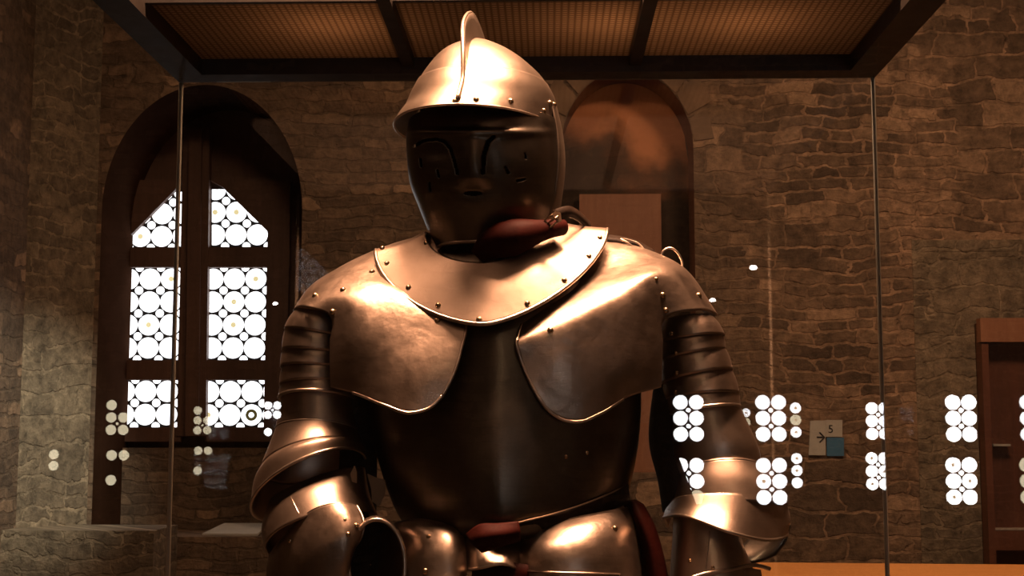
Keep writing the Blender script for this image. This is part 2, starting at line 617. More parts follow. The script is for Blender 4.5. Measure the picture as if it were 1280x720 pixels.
def rivets(o, pts, r=0.0042, back=False):
    """rivet heads seated on the plate o where the listed pixels fall"""
    v, f = [(a, b) for a, b, c in HITS if c is o][0]
    tree = BVHTree.FromPolygons([Vector(p) for p in v], f)
    for px, py in pts:
        d = ray(px, py).normalized()
        hit, nrm, idx, dist = tree.ray_cast(CAMLOC, d)
        if hit is None:
            hit, nrm, idx, dist = tree.find_nearest(CAMLOC + d * 1.93)
        if nrm.dot(d) > 0:
            nrm = -nrm
        q = nrm.to_track_quat('Z', 'Y').to_matrix()
        vv, ff = [], []
        nr, ns = 5, 12
        for j in range(nr):
            a = PI / 2 * j / (nr - 1)
            for k in range(ns):
                b = 2 * PI * k / ns
                p = Vector((math.cos(a) * math.cos(b) * r, math.cos(a) * math.sin(b) * r, math.sin(a) * r * 0.85 + 0.0010))
                vv.append(hit + q @ p)
        ff = grid_faces(ns, nr, True)
        mk('rivet', vv, ff, RIVET, holder(o))


# ---- breastplate (rings seen from the front, y rows in pixels)
HY = 10.0       # the helmet is turned this much towards the left
tor = []
for py, l, r, f, b, n in ((318, 545, 690, 0.070, 0.075, 2.0), (350, 505, 735, 0.095, 0.105, 2.0), (400, 478, 775, 0.112, 0.12, 2.0),
                          (450, 464, 797, 0.126, 0.125, 1.95), (500, 462, 800, 0.138, 0.125, 1.9), (550, 468, 797, 0.146, 0.12, 1.85),
                          (600, 481, 788, 0.150, 0.11, 1.8), (640, 497, 776, 0.146, 0.10, 1.8), (664, 512, 762, 0.134, 0.095, 1.85)):
    tor.append(ring((l, py), (r, py), Y0, f, b, 0, n, 3.0, 96))
for rr in tor:      # a sharp median ridge
    for k in range(len(rr)):
        t = abs(k / 96 * 360 - 90)
        if t < 26:
            rr[k] = rr[k] + Vector((0, -1, 0)) * 0.012 * (1 - t / 26)
v, f, G = loft(tor, 40)
bp = plate('breastplate', v, f, STEEL_SHADED, label='steel breastplate with shade put into its colour')
rivets(bp, [(707, 571), (733, 566)], 0.003)

# ---- lower rim of the breastplate and the waist belt
belt_rows = []
bpts = [(785, 606), (760, 618), (725, 632), (690, 643), (650, 653), (612, 664)]
tree = BVHTree.FromPolygons(v, f)


def on_tree(tr, px, py, off=0.004, Yd=1.80):
    d = ray(px, py).normalized()
    h, nn, i, ds = tr.ray_cast(CAMLOC, d)
    if h is None:
        return P(px, py, Yd)
    return h - d * off


top = [on_tree(tree, x, y, 0.006, 1.86) for x, y in bpts]
bot = [on_tree(tree, x + 3, y + 24 - max(0, (x - 700)) * 0.05, 0.008, 1.86) for x, y in bpts]
v2, f2, G2 = sheet([top, [(a + b) / 2 + Vector((0, -0.002, 0)) for a, b in zip(top, bot)], bot], 40, 8)
belt = plate('waist_belt', v2, f2, LEATHER_DARK, thick=0.004, label='dark leather belt slung across the waist', hit=False)
rim_on(belt, G2[0], 0.0016, LEATHER_TAN, 'stitched_edge')
kn = [W([(583, 668, 1.795), (600, 656, 1.785), (622, 655, 1.783), (648, 652, 1.786)]),
      W([(588, 676, 1.785), (602, 671, 1.775), (625, 668, 1.773), (650, 664, 1.782)]),
      W([(603, 690, 1.79), (612, 688, 1.78), (628, 682, 1.78), (650, 676, 1.787)])]
v2, f2, _ = sheet(kn, 20, 12)
plate('belt_end', v2, f2, LEATHER_RED, thick=0.004, label='red leather belt end', hit=False)

# ---- fauld and tassets below the waist
ta = [W([(652, 668, 1.83), (680, 657, 1.805), (715, 648, 1.80), (755, 640, 1.82), (790, 632, 1.88)], 0.022),
      W([(652, 676, 1.805), (685, 668, 1.78), (720, 661, 1.775), (762, 654, 1.80), (800, 650, 1.88)], 0.022),
      W([(650, 692, 1.79), (690, 686, 1.757), (730, 684, 1.757), (770, 682, 1.785), (806, 684, 1.88)], 0.022),
      W([(652, 716, 1.785), (692, 718, 1.75), (735, 720, 1.752), (775, 722, 1.78), (812, 726, 1.88)], 0.022),
      W([(655, 790, 1.775), (695, 795, 1.735), (740, 797, 1.737), (785, 798, 1.77), (825, 800, 1.88)], 0.022)]
v, f, G = sheet(ta, 48, 36)
ts = plate('tasset', v, f, STEEL_ROUGH)
rivets(ts, [(768, 661)], 0.0045)
v2, f2 = tube_geo(W([(655, 714, 1.781), (690, 716, 1.748), (735, 717, 1.748), (775, 719, 1.776)], 0.022), 0.0022)
mk('lame_edge', v2, f2, STEEL, ts)
tb = [W([(470, 668, 1.88), (500, 652, 1.83), (535, 650, 1.80), (562, 658, 1.795), (578, 668, 1.80)], 0.032),
      W([(468, 684, 1.88), (500, 668, 1.81), (537, 664, 1.775), (566, 671, 1.77), (581, 680, 1.785)], 0.032),
      W([(466, 705, 1.88), (500, 690, 1.795), (540, 686, 1.757), (568, 690, 1.757), (582, 695, 1.775)], 0.032),
      W([(464, 730, 1.88), (500, 722, 1.785), (540, 720, 1.75), (568, 718, 1.75), (583, 718, 1.77)], 0.032),
      W([(455, 800, 1.88), (495, 800, 1.77), (540, 800, 1.735), (570, 800, 1.735), (586, 800, 1.76)], 0.032)]
v, f, G = sheet(tb, 40, 36)
ts2 = plate('tasset', v, f, STEEL_ROUGH)
rivets(ts2, [(536, 671)], 0.0035)
rivets(ts2, [(532, 714)], 0.0045)
fl = [W([(574, 664, 1.82), (600, 672, 1.80), (630, 676, 1.80), (662, 668, 1.82)], 0.028),
      W([(576, 684, 1.80), (600, 686, 1.775), (630, 690, 1.775), (660, 692, 1.80)], 0.028),
      W([(578, 712, 1.79), (600, 710, 1.757), (625, 705, 1.755), (657, 715, 1.785)], 0.028)]
v, f, G = sheet(fl, 32, 20)
fa = plate('fauld', v, f, STEEL)
rim_on(fa, G[-1], 0.0022)
sk = [W([(590, 706, 1.80), (640, 703, 1.80), (690, 712, 1.80)]), W([(590, 800, 1.80), (640, 800, 1.79), (690, 800, 1.80)])]
v, f, G = sheet(sk, 16, 8)
plate('red_lining', v, f, LEATHER_RED, thick=0.006, label='red cloth lining below the waist plates', hit=False)
rl = [W([(782, 630, 1.90), (790, 626, 1.885), (802, 632, 1.90)]), W([(790, 655, 1.89), (800, 650, 1.87), (815, 656, 1.89)]),
      W([(800, 690, 1.885), (812, 686, 1.865), (826, 692, 1.89)]), W([(808, 760, 1.885), (822, 760, 1.86), (838, 760, 1.89)])]
v, f, G = sheet(rl, 14, 20)
plate('red_strap', v, f, LEATHER_RED, thick=0.008, label='red leather strap at the hip', hit=False)

# ---- legs, below the picture: cuisses, greaves and sabatons down to the plinth
for s in (-1, 1):
    cx = -0.01 + s * 0.105
    rr = []
    for z, hw, fd in ((1.33, 0.088, 0.11), (1.05, 0.085, 0.095), (0.86, 0.062, 0.075), (0.80, 0.066, 0.085), (0.66, 0.058, 0.07), (0.45, 0.042, 0.05), (0.37, 0.045, 0.06)):
        rr.append([Vector((cx + hw * math.cos(a), Y0 - fd * math.sin(a), z)) for a in [2 * PI * k / 40 for k in range(40)]])
    v, f, _ = loft(rr, 36)
    plate('leg_armor', v, f, STEEL, hit=False)
    mb = MB()
    sab = []
    for y, hw, h in ((Y0 + 0.07, 0.03, 0.07), (Y0 + 0.03, 0.042, 0.095), (Y0 - 0.05, 0.046, 0.085), (Y0 - 0.13, 0.05, 0.05), (Y0 - 0.19, 0.036, 0.03), (Y0 - 0.21, 0.012, 0.02)):
        sab.append([Vector((cx + hw * math.cos(a), y, PLINTH_Z + 0.002 + h * max(0, math.sin(a)))) for a in [2 * PI * k / 32 for k in range(32)]])
    v, f, _ = loft(sab, 24)
    plate('sabaton', v, f, STEEL, thick=0, hit=False)

# ---- gorget
gi = ring((533, 290), (690, 276), 1.945, 0.105, 0.09, -0.066, 1.9, 0, 64, liftb=0.0)
gm = ring((503, 303), (724, 283), 1.945, 0.126, 0.10, -0.094, 1.75, 0, 64, liftb=0.0)
go = ring((470, 312), (759, 286), 1.945, 0.150, 0.11, -0.136, 1.6, 0, 64, liftb=0.0)
v, f, G = loft([gi, gm, go], 28)
gor = plate('gorget', v, f)
rim_on(gor, [p + Vector((0, -0.001, -0.001)) for p in go], 0.0031, RIM, 'rolled_rim', 10, True)
rivets(gor, [(526, 292), (478, 311), (484, 330), (511, 360), (548, 382), (599, 400), (659, 380), (705, 351), (736, 321), (750, 298)], 0.0043)

# ---- pauldrons
pl_rows = [
    [(385, 398, 2.03), (402, 368, 2.05), (440, 338, 2.06), (490, 317, 2.06), (540, 306, 2.05)],
    [(367, 388, 1.947), (386, 361, 1.955), (425, 335, 1.97), (475, 311, 2.0), (545, 290, 2.0)],
    [(384, 384, 1.886), (409, 366, 1.890), (446, 348, 1.90), (500, 346, 1.90), (565, 352, 1.89)],
    [(415, 396, 1.868), (440, 379, 1.855), (478, 366, 1.858), (530, 382, 1.835), (583, 406, 1.813)],
    [(413, 428, 1.866), (448, 420, 1.835), (492, 414, 1.822), (536, 418, 1.81), (577, 434, 1.80)],
    [(413, 460, 1.866), (450, 460, 1.832), (492, 462, 1.800), (532, 466, 1.789), (567, 467, 1.792)],
    [(414, 484, 1.868), (445, 492, 1.84), (480, 506, 1.798), (515, 516, 1.783), (538, 509, 1.785), (553, 495, 1.788)]]
pr_rows = [
    [(690, 300, 2.05), (740, 302, 2.06), (800, 318, 2.06), (850, 345, 2.05), (885, 398, 2.03)],
    [(690, 285, 2.0), (745, 297, 2.0), (800, 311, 1.97), (852, 334, 1.955), (896, 393, 1.947)],
    [(668, 362, 1.89), (718, 348, 1.905), (775, 336, 1.905), (832, 337, 1.893), (870, 388, 1.886)],
    [(645, 427, 1.803), (700, 401, 1.812), (765, 370, 1.835), (812, 352, 1.858), (829, 398, 1.868)],
    [(650, 446, 1.805), (700, 436, 1.805), (745, 425, 1.819), (790, 422, 1.838), (828, 428, 1.866)],
    [(661, 474, 1.804), (702, 474, 1.805), (745, 470, 1.818), (790, 464, 1.840), (827, 460, 1.866)],
    [(673, 497, 1.803), (688, 515, 1.807), (705, 525, 1.811), (724, 527, 1.815), (750, 517, 1.825), (785, 496, 1.85), (826, 484, 1.868)]]
for rows, side in ((pl_rows, 'l'), (pr_rows, 'r')):
    wr = [W(r) for r in rows]
    wr = wr[:3] + [[a.lerp(b, 0.10) for a, b in zip(wr[3], wr[2])], [a.lerp(b, 0.10) for a, b in zip(wr[3], wr[4])]] + wr[4:]
    v, f, G = sheet(wr, 72, 96)
    o = plate('pauldron', v, f, STEEL_ROUGH)
    if side == 'l':
        edge = [G[j][-1] for j in range(int(96 * 0.42), 96)] + [G[-1][i] for i in range(71, int(72 * 0.20), -1)]
        rv = [(385, 357), (429, 363), (416, 390), (462, 314), (547, 401)]
        cr = W([(449, 344, 1.886), (480, 358, 1.852), (530, 380, 1.811), (583, 405, 1.798)])
    else:
        edge = [G[j][0] for j in range(int(96 * 0.42), 96)] + [G[-1][i] for i in range(0, int(72 * 0.72))]
        rv = [(828, 369), (832, 388), (688, 413), (884, 362)]
        cr = W([(645, 426, 1.798), (700, 400, 1.810), (765, 369, 1.838), (820, 345, 1.866), (842, 337, 1.888)])
    rim_on(o, edge, 0.0024)
    tr = BVHTree.FromPolygons(v, f)
    cp = []
    for p in catmull(cr, 50):
        px, py = proj(p)
        cp.append(on_tree(tr, px, py, 0.0004, p.y))
    rim_on(o, cp, 0.0009, RIM, 'embossed_line')
    rivets(o, rv, 0.0045)
    if side == 'r':
        rivets(o, [(820, 349)], 0.003)

# ---- articulated lames of both arms


def arm_lames(spec, f0, riv=None):
    prev = None
    for i, (tl, tr_, bl, br, liftpx, rim) in enumerate(spec):
        lift = liftpx / F * 1.9
        k = 0.0065
        a = ring(tl, tr_, Y0, f0 - 0.003, f0 - 0.003, lift, 2.0)
        c = ring(bl, br, Y0, f0 + k, f0 + k, lift, 2.0)
        mid = [(p + q) / 2 + (Vector(((p.x + q.x) / 2, (p.y + q.y) / 2, 0)) - Vector((sum(x.x for x in a) / len(a), Y0, 0))).normalized() * 0.002 for p, q in zip(a, c)]
        v, f, G = loft([a, mid, c], 12)
        o = plate('arm_lame', v, f, STEEL_ROUGH)
        rim_on(o, c, 0.0026 if rim else 0.0009, RIM if rim else STEEL, 'rolled_rim' if rim else 'lower_edge', 8, True)
        if riv and i < len(riv) and riv[i]:
            rivets(o, riv[i], 0.0036)


arm_lames([((371, 389), (440, 400), (357, 412), (440, 426), 3, False),
           ((361, 405), (440, 418), (354, 439), (440, 446), 4, False),
           ((358, 432), (440, 438), (352, 460), (440, 463), 5, False),
           ((357, 454), (440, 456), (351, 484), (442, 482), 8, False),
           ((356, 478), (441, 476), (350, 499), (446, 500), 11, True)], 0.056)
arm_lames([((828, 402), (890, 397), (822, 430), (905, 420), 3, False),
           ((826, 424), (899, 414), (823, 453), (906, 438), 4, False),
           ((826, 446), (903, 432), (826, 481), (915, 464), 6, False),
           ((829, 474), (911, 458), (831, 500), (923, 493), 5, False),
           ((834, 494), (919, 487), (836, 519), (924, 509), 6, True)], 0.056,
          [[(840, 417)], [(845, 442)], [(846, 466)], [(845, 490)]])

# left arm: rerebrace, couter shells
L9 = 1.9 / F
v, f, G = loft([ring((354, 492), (442, 492), Y0, 0.050, 0.05, 10 * L9), ring((351, 512), (445, 514), Y0, 0.054, 0.052, 11 * L9),
                ring((346, 538), (450, 540), Y0, 0.058, 0.055, 14 * L9)], 16)
o = plate('rerebrace', v, f)
rim_on(o, G[-1], 0.0022, RIM, 'rolled_rim', 8, True)
r0 = ring((350, 528), (447, 534), Y0, 0.054, 0.052, 14 * L9)
r1 = ring((339, 560), (452, 548), Y0, 0.064, 0.056, 20 * L9)
r2 = ring((327, 592), (455, 560), 1.945, 0.072, 0.060, 26 * L9)
v, f, G = loft([r0, r1, r2], 20)
o = plate('couter', v, f)
rim_on(o, G[-1], 0.0012, STEEL, 'lower_edge', 8, True)
r3 = ring((320, 606), (457, 562), 1.94, 0.078, 0.062, 30 * L9)
r4 = ring((315, 640), (456, 572), 1.935, 0.083, 0.062, 32 * L9)
v, f, G = loft([r2, r3, r4], 20)
o = plate('couter_wing', [p + (p - P(400, 600, Y0)).normalized() * -0.001 for p in v], f)
rim_on(o, G[-1], 0.0024, RIM, 'rolled_rim', 8, True)

# left forearm: inner ring seen below the wing, two plates, cuff
e0 = ring((338, 628), (455, 585), 1.925, 0.045, 0.05, 10 * L9)
e1 = ring((329, 668), (462, 622), 1.915, 0.070, 0.055, 34 * L9)
e2 = ring((333, 690), (474, 650), 1.905, 0.090, 0.060, 30 * L9)
v, f, G = loft([e0, e1, e2], 22)
o = plate('vambrace', v, f)
HV = HITS[-1]
t0, t1 = W([(362, 620, 1.85)])[0], W([(377, 650, 1.84)])[0]
tr = BVHTree.FromPolygons(v, f)
sm_ = [on_tree(tr, 362 + 15 * k / 8, 618 + 31 * k / 8, 0.0005, 1.86) for k in range(9)]
rim_on(o, sm_, 0.0014, RIM, 'seam')
fr = [W([(337, 694, 1.90), (352, 674, 1.855), (376, 648, 1.825), (399, 634, 1.812), (422, 629, 1.81), (446, 632, 1.825)]),
      W([(334, 712, 1.90), (352, 690, 1.845), (378, 664, 1.812), (402, 650, 1.80), (428, 642, 1.798), (452, 643, 1.815)]),
      W([(334, 735, 1.90), (356, 716, 1.838), (382, 694, 1.80), (408, 678, 1.787), (432, 665, 1.787), (455, 656, 1.805)]),
      W([(336, 765, 1.90), (360, 750, 1.84), (388, 730, 1.80), (414, 706, 1.788), (435, 686, 1.788), (452, 670, 1.803)]),
      W([(345, 820, 1.90), (370, 810, 1.85), (396, 790, 1.81), (420, 760, 1.80), (436, 720, 1.80), (437, 692, 1.81)])]
v, f, G = sheet(fr, 48, 40)
o = plate('forearm_plate', v, f, STEEL_ROUGH)
rim_on(o, G[0], 0.0016)
rim_on(o, [G[j][-1] for j in range(0, 40)], 0.0018)
rivets(o, [(363, 676), (445, 657), (435, 668)], 0.0035)
rivets(o, [(431, 650)], 0.0022)
cu = []
for rr_, Yc, cx_ in ((30, 1.90, 462), (35, 1.86, 467), (37, 1.815, 471), (35, 1.80, 471)):
    q = []
    for k in range(40):
        a = 2 * PI * k / 40
        x, y = math.cos(a), math.sin(a)
        q.append(P(cx_ + rr_ * x + (6 if y < 0 else 0) * 0, 706 - rr_ * 1.62 * y, Yc))
    cu.append(q)
v, f, G = loft(cu, 20)
o = plate('gauntlet_cuff', v, f)
rim_on(o, G[-1], 0.003, RIM, 'rolled_rim', 8, True)
rivets(o, [(476, 650)], 0.004)
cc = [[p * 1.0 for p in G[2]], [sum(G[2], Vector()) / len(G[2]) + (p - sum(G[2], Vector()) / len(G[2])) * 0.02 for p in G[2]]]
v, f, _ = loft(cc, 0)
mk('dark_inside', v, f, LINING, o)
for pts in ([(459, 592), (470, 597), (481, 600), (481, 618), (474, 633), (465, 627), (464, 612)], [(438, 592), (443, 582), (446, 590), (446, 604), (440, 602)]):
    mb = MB()
    mb.prism(W([(x, y, 1.86) for x, y in pts]), (0, 0.003, 0))
    oo = mb.build('leather_tab', LEATHER_TAN, suit)
    oo['label'] = 'tan leather tab at the elbow'

# right arm
v, f, G = loft([ring((838, 506), (920, 500), Y0, 0.048, 0.05, 6 * L9), ring((838, 530), (933, 530), Y0, 0.054, 0.052, 8 * L9),
                ring((838, 575), (948, 566), Y0, 0.060, 0.055, 14 * L9), ring((840, 600), (951, 590), Y0, 0.058, 0.055, 14 * L9)], 24)
plate('rerebrace', v, f)
c0 = ring((846, 594), (952, 588), Y0, 0.063, 0.058, 18 * L9)
c1 = ring((838, 612), (972, 610), Y0, 0.078, 0.060, 15 * L9)
c2 = ring((834, 628), (983, 632), Y0, 0.088, 0.060, 8 * L9)
v, f, G = loft([c0, c1, c2], 22)
o = plate('couter', v, f)
rim_on(o, G[0], 0.0022, RIM, 'rolled_rim', 8, True)
wg = [W([(842, 640, 2.00), (838, 626, 1.93), (862, 619, 1.878), (912, 617, 1.862), (955, 621, 1.885), (982, 628, 1.945), (970, 630, 2.00)]),
      W([(838, 650, 2.00), (834, 638, 1.92), (868, 634, 1.862), (912, 640, 1.846), (955, 646, 1.872), (987, 648, 1.945), (977, 645, 2.00)]),
      W([(834, 658, 2.00), (832, 646, 1.915), (864, 647, 1.85), (912, 665, 1.826), (948, 674, 1.85), (984, 667, 1.94), (976, 655, 2.00)])]
v, f, G = sheet(wg, 64, 26)
o = plate('couter_wing', v, f)
rim_on(o, G[-1], 0.0026)
rim_on(o, [p + Vector((0, -0.0006, 0)) for p in G[0]], 0.0010)
wb = [W([(960, 640, 2.03), (975, 655, 2.02), (988, 655, 1.96)]), W([(930, 680, 2.03), (960, 684, 2.01), (982, 676, 1.95)]),
      W([(905, 706, 2.02), (940, 704, 2.0), (970, 694, 1.96)])]
v, f, G = sheet(wb, 16, 14)
plate('couter_wing', v, f, STEEL_SHADED, hit=False)  # inner side of the wing, shade put into its steel colour
v, f, G = loft([ring((843, 632), (920, 640), 1.925, 0.058, 0.05, 0), ring((842, 670), (926, 676), 1.915, 0.06, 0.052, 0),
                ring((838, 726), (940, 712), 1.905, 0.066, 0.055, -0.004), ring((836, 770), (944, 750), 1.90, 0.06, 0.055, -0.004)], 28)
o = plate('vambrace', v, f)
tr = BVHTree.FromPolygons(v, f)
rim_on(o, [on_tree(tr, 887 - 6 * k / 10, 664 + 5.4 * k, 0.0005, 1.86) for k in range(11)], 0.0016, STEEL, 'seam')
rivets(o, [(863, 701), (891, 710)], 0.003)
rt = [(840, 735), (874, 719), (908, 713), (948, 707), (962, 711)]
rim_on(o, catmull([P(x, y, 1.835 + max(0, x - 900) * 0.0009) for x, y in rt], 30), 0.0028)
gk = [W([(905, 722, 1.87), (928, 712, 1.86), (950, 712, 1.90)]), W([(900, 750, 1.86), (928, 745, 1.85), (955, 745, 1.90)]), W([(895, 800, 1.86), (925, 800, 1.85), (950, 800, 1.90)])]
v, f, G = sheet(gk, 16, 14)
plate('gauntlet_cuff', v, f, hit=False)
# dark mail and lining in the elbow crooks and armpits
v, f, G = loft([ring((818, 470), (880, 470), 1.97, 0.04, 0.04), ring((812, 560), (870, 560), 1.97, 0.042, 0.04), ring((822, 600), (870, 605), 1.96, 0.045, 0.04),
                ring((828, 640), (880, 650), 1.95, 0.045, 0.04)], 20)
plate('arming_sleeve', v, f, LINING, thick=0, label='black arming sleeve', hit=False)
v, f, G = loft([ring((420, 480), (478, 480), 1.97, 0.04, 0.04), ring((425, 560), (472, 560), 1.97, 0.04, 0.04), ring((420, 640), (470, 650), 1.96, 0.04, 0.04)], 20)
plate('arming_sleeve', v, f, LINING, thick=0, label='black arming sleeve', hit=False)

# ---- helmet
helm = empty('helmet', tuple(P(606, 200, Y0)))
helm.parent = suit
helm.location = P(606, 200, Y0) - org(suit)
HS = [(51, 596, 5), (54, 596.5, 15), (60, 597, 28), (68, 598, 42), (78, 600, 54.5), (88, 602, 64), (100, 604, 74), (112, 605, 81), (125, 606, 87), (140, 606, 91), (160, 606.5, 95),
      (185, 608, 97), (210, 608.5, 97), (235, 609, 94), (262, 611, 87), (285, 612, 78)]
HF, HB = 1.30, 1.35


def hring(py, cx, hw, df=0.0, dw=0.0, n=2.0, nseg=96, a0=0, a1=360, ff=None):
    m = hw / F * Y0
    return ring((cx - hw - dw, py), (cx + hw + dw, py), Y0, (ff if ff is not None else m * HF) + df, m * HB, 0, n, HY, nseg, a0, a1)


rings = [hring(*h) for h in HS]
v, f, G = loft(rings, 90)
nn = 96
keep = []
for q in f:
    c = sum((v[i] for i in q), Vector()) / 4
    px, py = proj(c)
    k = q[0] % nn
    th = k / nn * 360
    rowpy = q[0] // nn
    low = c.z < P(606, 142, Y0).z
    if low and 8 < th < 172:
        continue
    if c.z < P(606, 119, Y0).z and 14 < th < 186:
        continue
    keep.append(q)
v_s = v
skull = plate('skull', v, keep, HELM_STEEL, helm)
rim_on(skull, [P(703, 160 + 9.5 * k, 1.925 - 0.004 * 0) + Vector((-0.004 * (k / 11) ** 3, 0.0, 0)) for k in range(0)] or [G[-1][k % 96] for k in range(46, 100)], 0.0022, RIM, 'neck_rim', 8)
# peak (brow plate flaring into the rim)
pk = [hring(110, 604.5, 80, 0.003, 1.5, 2.0, 80, -4, 188), hring(124, 604.5, 87, 0.004, 1.5, 2.0, 80, -4, 188),
      hring(142, 602.5, 92.5, 0.008, 1.2, 2.0, 80, -4, 188), hring(156, 598, 96.5, 0.015, 1.6, 2.0, 80, -4, 188), hring(164, 596, 98, 0.020, 2.0, 2.0, 80, -4, 188)]
v, f, G = loft(pk, 30, closed=False)
peak = plate('peak', v, f, HELM_STEEL, helm)
rim_on(peak, G[-1], 0.0020)
rim_on(peak, G[0], 0.0014, STEEL, 'seam')
rivets(peak, [(569, 127), (595, 125), (638, 127), (679, 139)], 0.0045)
rivets(skull, [(695, 122)], 0.0045)
# comb: crest blade in the helmet's middle plane
ya = math.radians(HY)
FD = Vector((-math.sin(ya), -math.cos(ya), 0))
SD = Vector((math.cos(ya), -math.sin(ya), 0))
prof = []
for (py, cx, hw), r_ in zip(HS[:10], rings[:10]):
    c = (r_[0] + r_[48]) / 2
    prof.append((c, (r_[24] - c).length, (r_[72] - c).length))
def on_axis(p):
    c = prof[8][0]
    h = c + FD * (p - c).dot(FD)
    return Vector((h.x, h.y, p.z))


inner = [on_axis(hring(*q_)[24]) for q_ in ((157, 598, 96.5, 0.018, 1.6), (142, 602.5, 92.5, 0.008, 1.2))] + [c + FD * ff for c, ff, bb in reversed(prof[:9])] + [c - FD * bb for c, ff, bb in prof[:10]]
outer = []
N_ = len(inner)
ctr = prof[8][0]
for i, p in enumerate(inner):
    t = i / (N_ - 1)
    h = 0.004 + 0.035 * math.sin(PI * t) ** 2.2
    d = (p - ctr).normalized()
    outer.append(p + d * h)
ci, co = catmull(inner, 60), catmull(outer, 60)
vv, ff_ = [], []
for a, b in zip(ci, co):
    a = a - (b - a).normalized() * 0.004
    m = a + (b - a) * 0.75
    for p, w in ((a, 0.0045), (m, 0.0028), (b, 0.0032)):
        vv += [p - SD * w, p + SD * w]
for i in range(59):
    k, l = i * 6, (i + 1) * 6
    ff_ += [(k, k + 2, l + 2, l), (k + 2, k + 4, l + 4, l + 2), (k + 1, l + 1, l + 3, k + 3), (k + 3, l + 3, l + 5, k + 5), (k + 4, k + 5, l + 5, l + 4)]
ff_ += [(0, 1, 3, 2), (2, 3, 5, 4), (354, 356, 357, 355), (356, 358, 359, 357)]
comb = mk('comb', vv, ff_, HELM_STEEL, helm)
cv, cf = tube_geo(co, 0.0030, 8)
mk('comb_edge', cv, cf, HELM_STEEL, helm)
# visor with sights, nose and breaths
VS = [(157, 607, 93, 0.126), (164, 607, 94.5, 0.129), (175, 607, 95.5, 0.133), (200, 608, 96, 0.137), (235, 609, 92.5, 0.134), (262, 612, 85.5, 0.122), (286, 611, 75, 0.106), (312, 611, 62, 0.088)]
vr = [ring((cx - hw, py), (cx + hw, py), Y0, ff2, ff2, 0, 2.15, HY, 260, -6, 186) for py, cx, hw, ff2 in VS]
v, f, G = loft(vr, 230, closed=False)
slits = [([(519, 182), (530, 176), (545, 173.5), (556, 177), (563, 186), (568, 201), (572, 217)], 2.4),
         ([(603.5, 216), (604, 197), (610, 178), (617, 171)], 2.8), 
         ([(526, 199), (527, 208)], 2.0), ([(547, 213), (549, 221)], 2.0), ([(537, 229), (538, 238)], 2.2),
         ([(656, 192), (657, 198)], 1.6), ([(632, 209), (635, 216)], 2.2), ([(647, 226), (655, 224)], 2.2)]
nv_ = []
for p in v:
    px, py = proj(p)
    nx = 592 + (py - 170) * 0.03
    w = 8 + max(0, py - 165) * 0.16
    d = 0.0
    if 150 < py < 240:
        g = math.exp(-((px - nx) / w) ** 2)
        e = min(1, max(0, (py - 155) / 55)) * min(1, max(0, (236 - py) / 12))
        d += 0.010 * g * e
    for ex in (545,):
        d -= 0.004 * math.exp(-((px - ex) / 24) ** 2 - ((py - 190) / 12) ** 2)
    d += 0.004 * math.exp(-((py - 166) / 5) ** 2) * (1 if 515 < px < 700 else 0)
    d -= 0.003 * math.exp(-((px - 591) / 14) ** 2 - ((py - 241) / 6) ** 2)
    nv_.append(p + FD * d)
kf = []
for q in f:
    c = (nv_[q[0]] + nv_[q[2]]) / 2
    px, py = proj(c)
    if py > 160 and py < 250:
        if ((px - 591) / 12) ** 2 + ((py - 241.5) / 3.4) ** 2 < 1:
            continue
        if any(near_poly(px, py, s, w) for s, w in slits):
            continue
    kf.append(q)
vis = plate('visor', nv_, kf, STEEL_SHADED, helm, thick=0.002, label='shade-darkened visor with sights, nose and breaths')
rim_on(vis, [p for p in G[-1]], 0.003)
# dark head form inside
v, f, G = loft([ring((606 - hw, py), (606 + hw, py), Y0, d_, d_, 0, 2.0, HY, 48) for py, hw, d_ in ((110, 60, 0.08), (150, 78, 0.10), (200, 82, 0.108), (240, 78, 0.10), (280, 60, 0.075), (330, 52, 0.06))], 24)
mk('padded_lining', v, f, LINING, helm)
# pivot on the side of the helmet
pv = P(700, 112, 1.97)
mb = MB()
mb.tube([P(690, 130, 1.92), P(694, 131, 1.915)], [0.004, 0.003], 12)
mb.build('pivot', RIVET, helm, True)

# ---- red neck pad, straps and buckles
path = [(600, 322, 1.85), (616, 305, 1.845), (640, 297, 1.846), (664, 291, 1.854), (688, 286, 1.87), (702, 284, 1.89)]
cp = catmull(W(path), 24)
rad = [0.016 + 0.012 * math.sin(PI * min(1, (k / 23) * 1.25 + 0.05)) if k < 19 else 0.010 - 0.001 * (k - 19) for k in range(24)]
rad = [max(0.006, 0.012 + 0.014 * math.exp(-((k - 8) / 7) ** 2)) for k in range(24)]
v, f = tube_geo(cp, rad, 20)
np_ = plate('neck_pad', v, f, LEATHER_RED, thick=0, label='dark red leather pad under the chin', hit=False)
# black strap looping from the neck to the shoulder, with buckle
st = catmull(W([(694, 270, 1.875), (708, 265, 1.89), (720, 268, 1.92), (731, 277, 1.95), (738, 284, 1.98)]), 20)


def ribbon(pts, wvec, thick=0.0035):
    mb = MB()
    a = [Vector(p) - Vector(wvec) / 2 for p in pts]
    b = [Vector(p) + Vector(wvec) / 2 for p in pts]
    return a + b, [(i, i + 1, len(pts) + i + 1, len(pts) + i) for i in range(len(pts) - 1)]


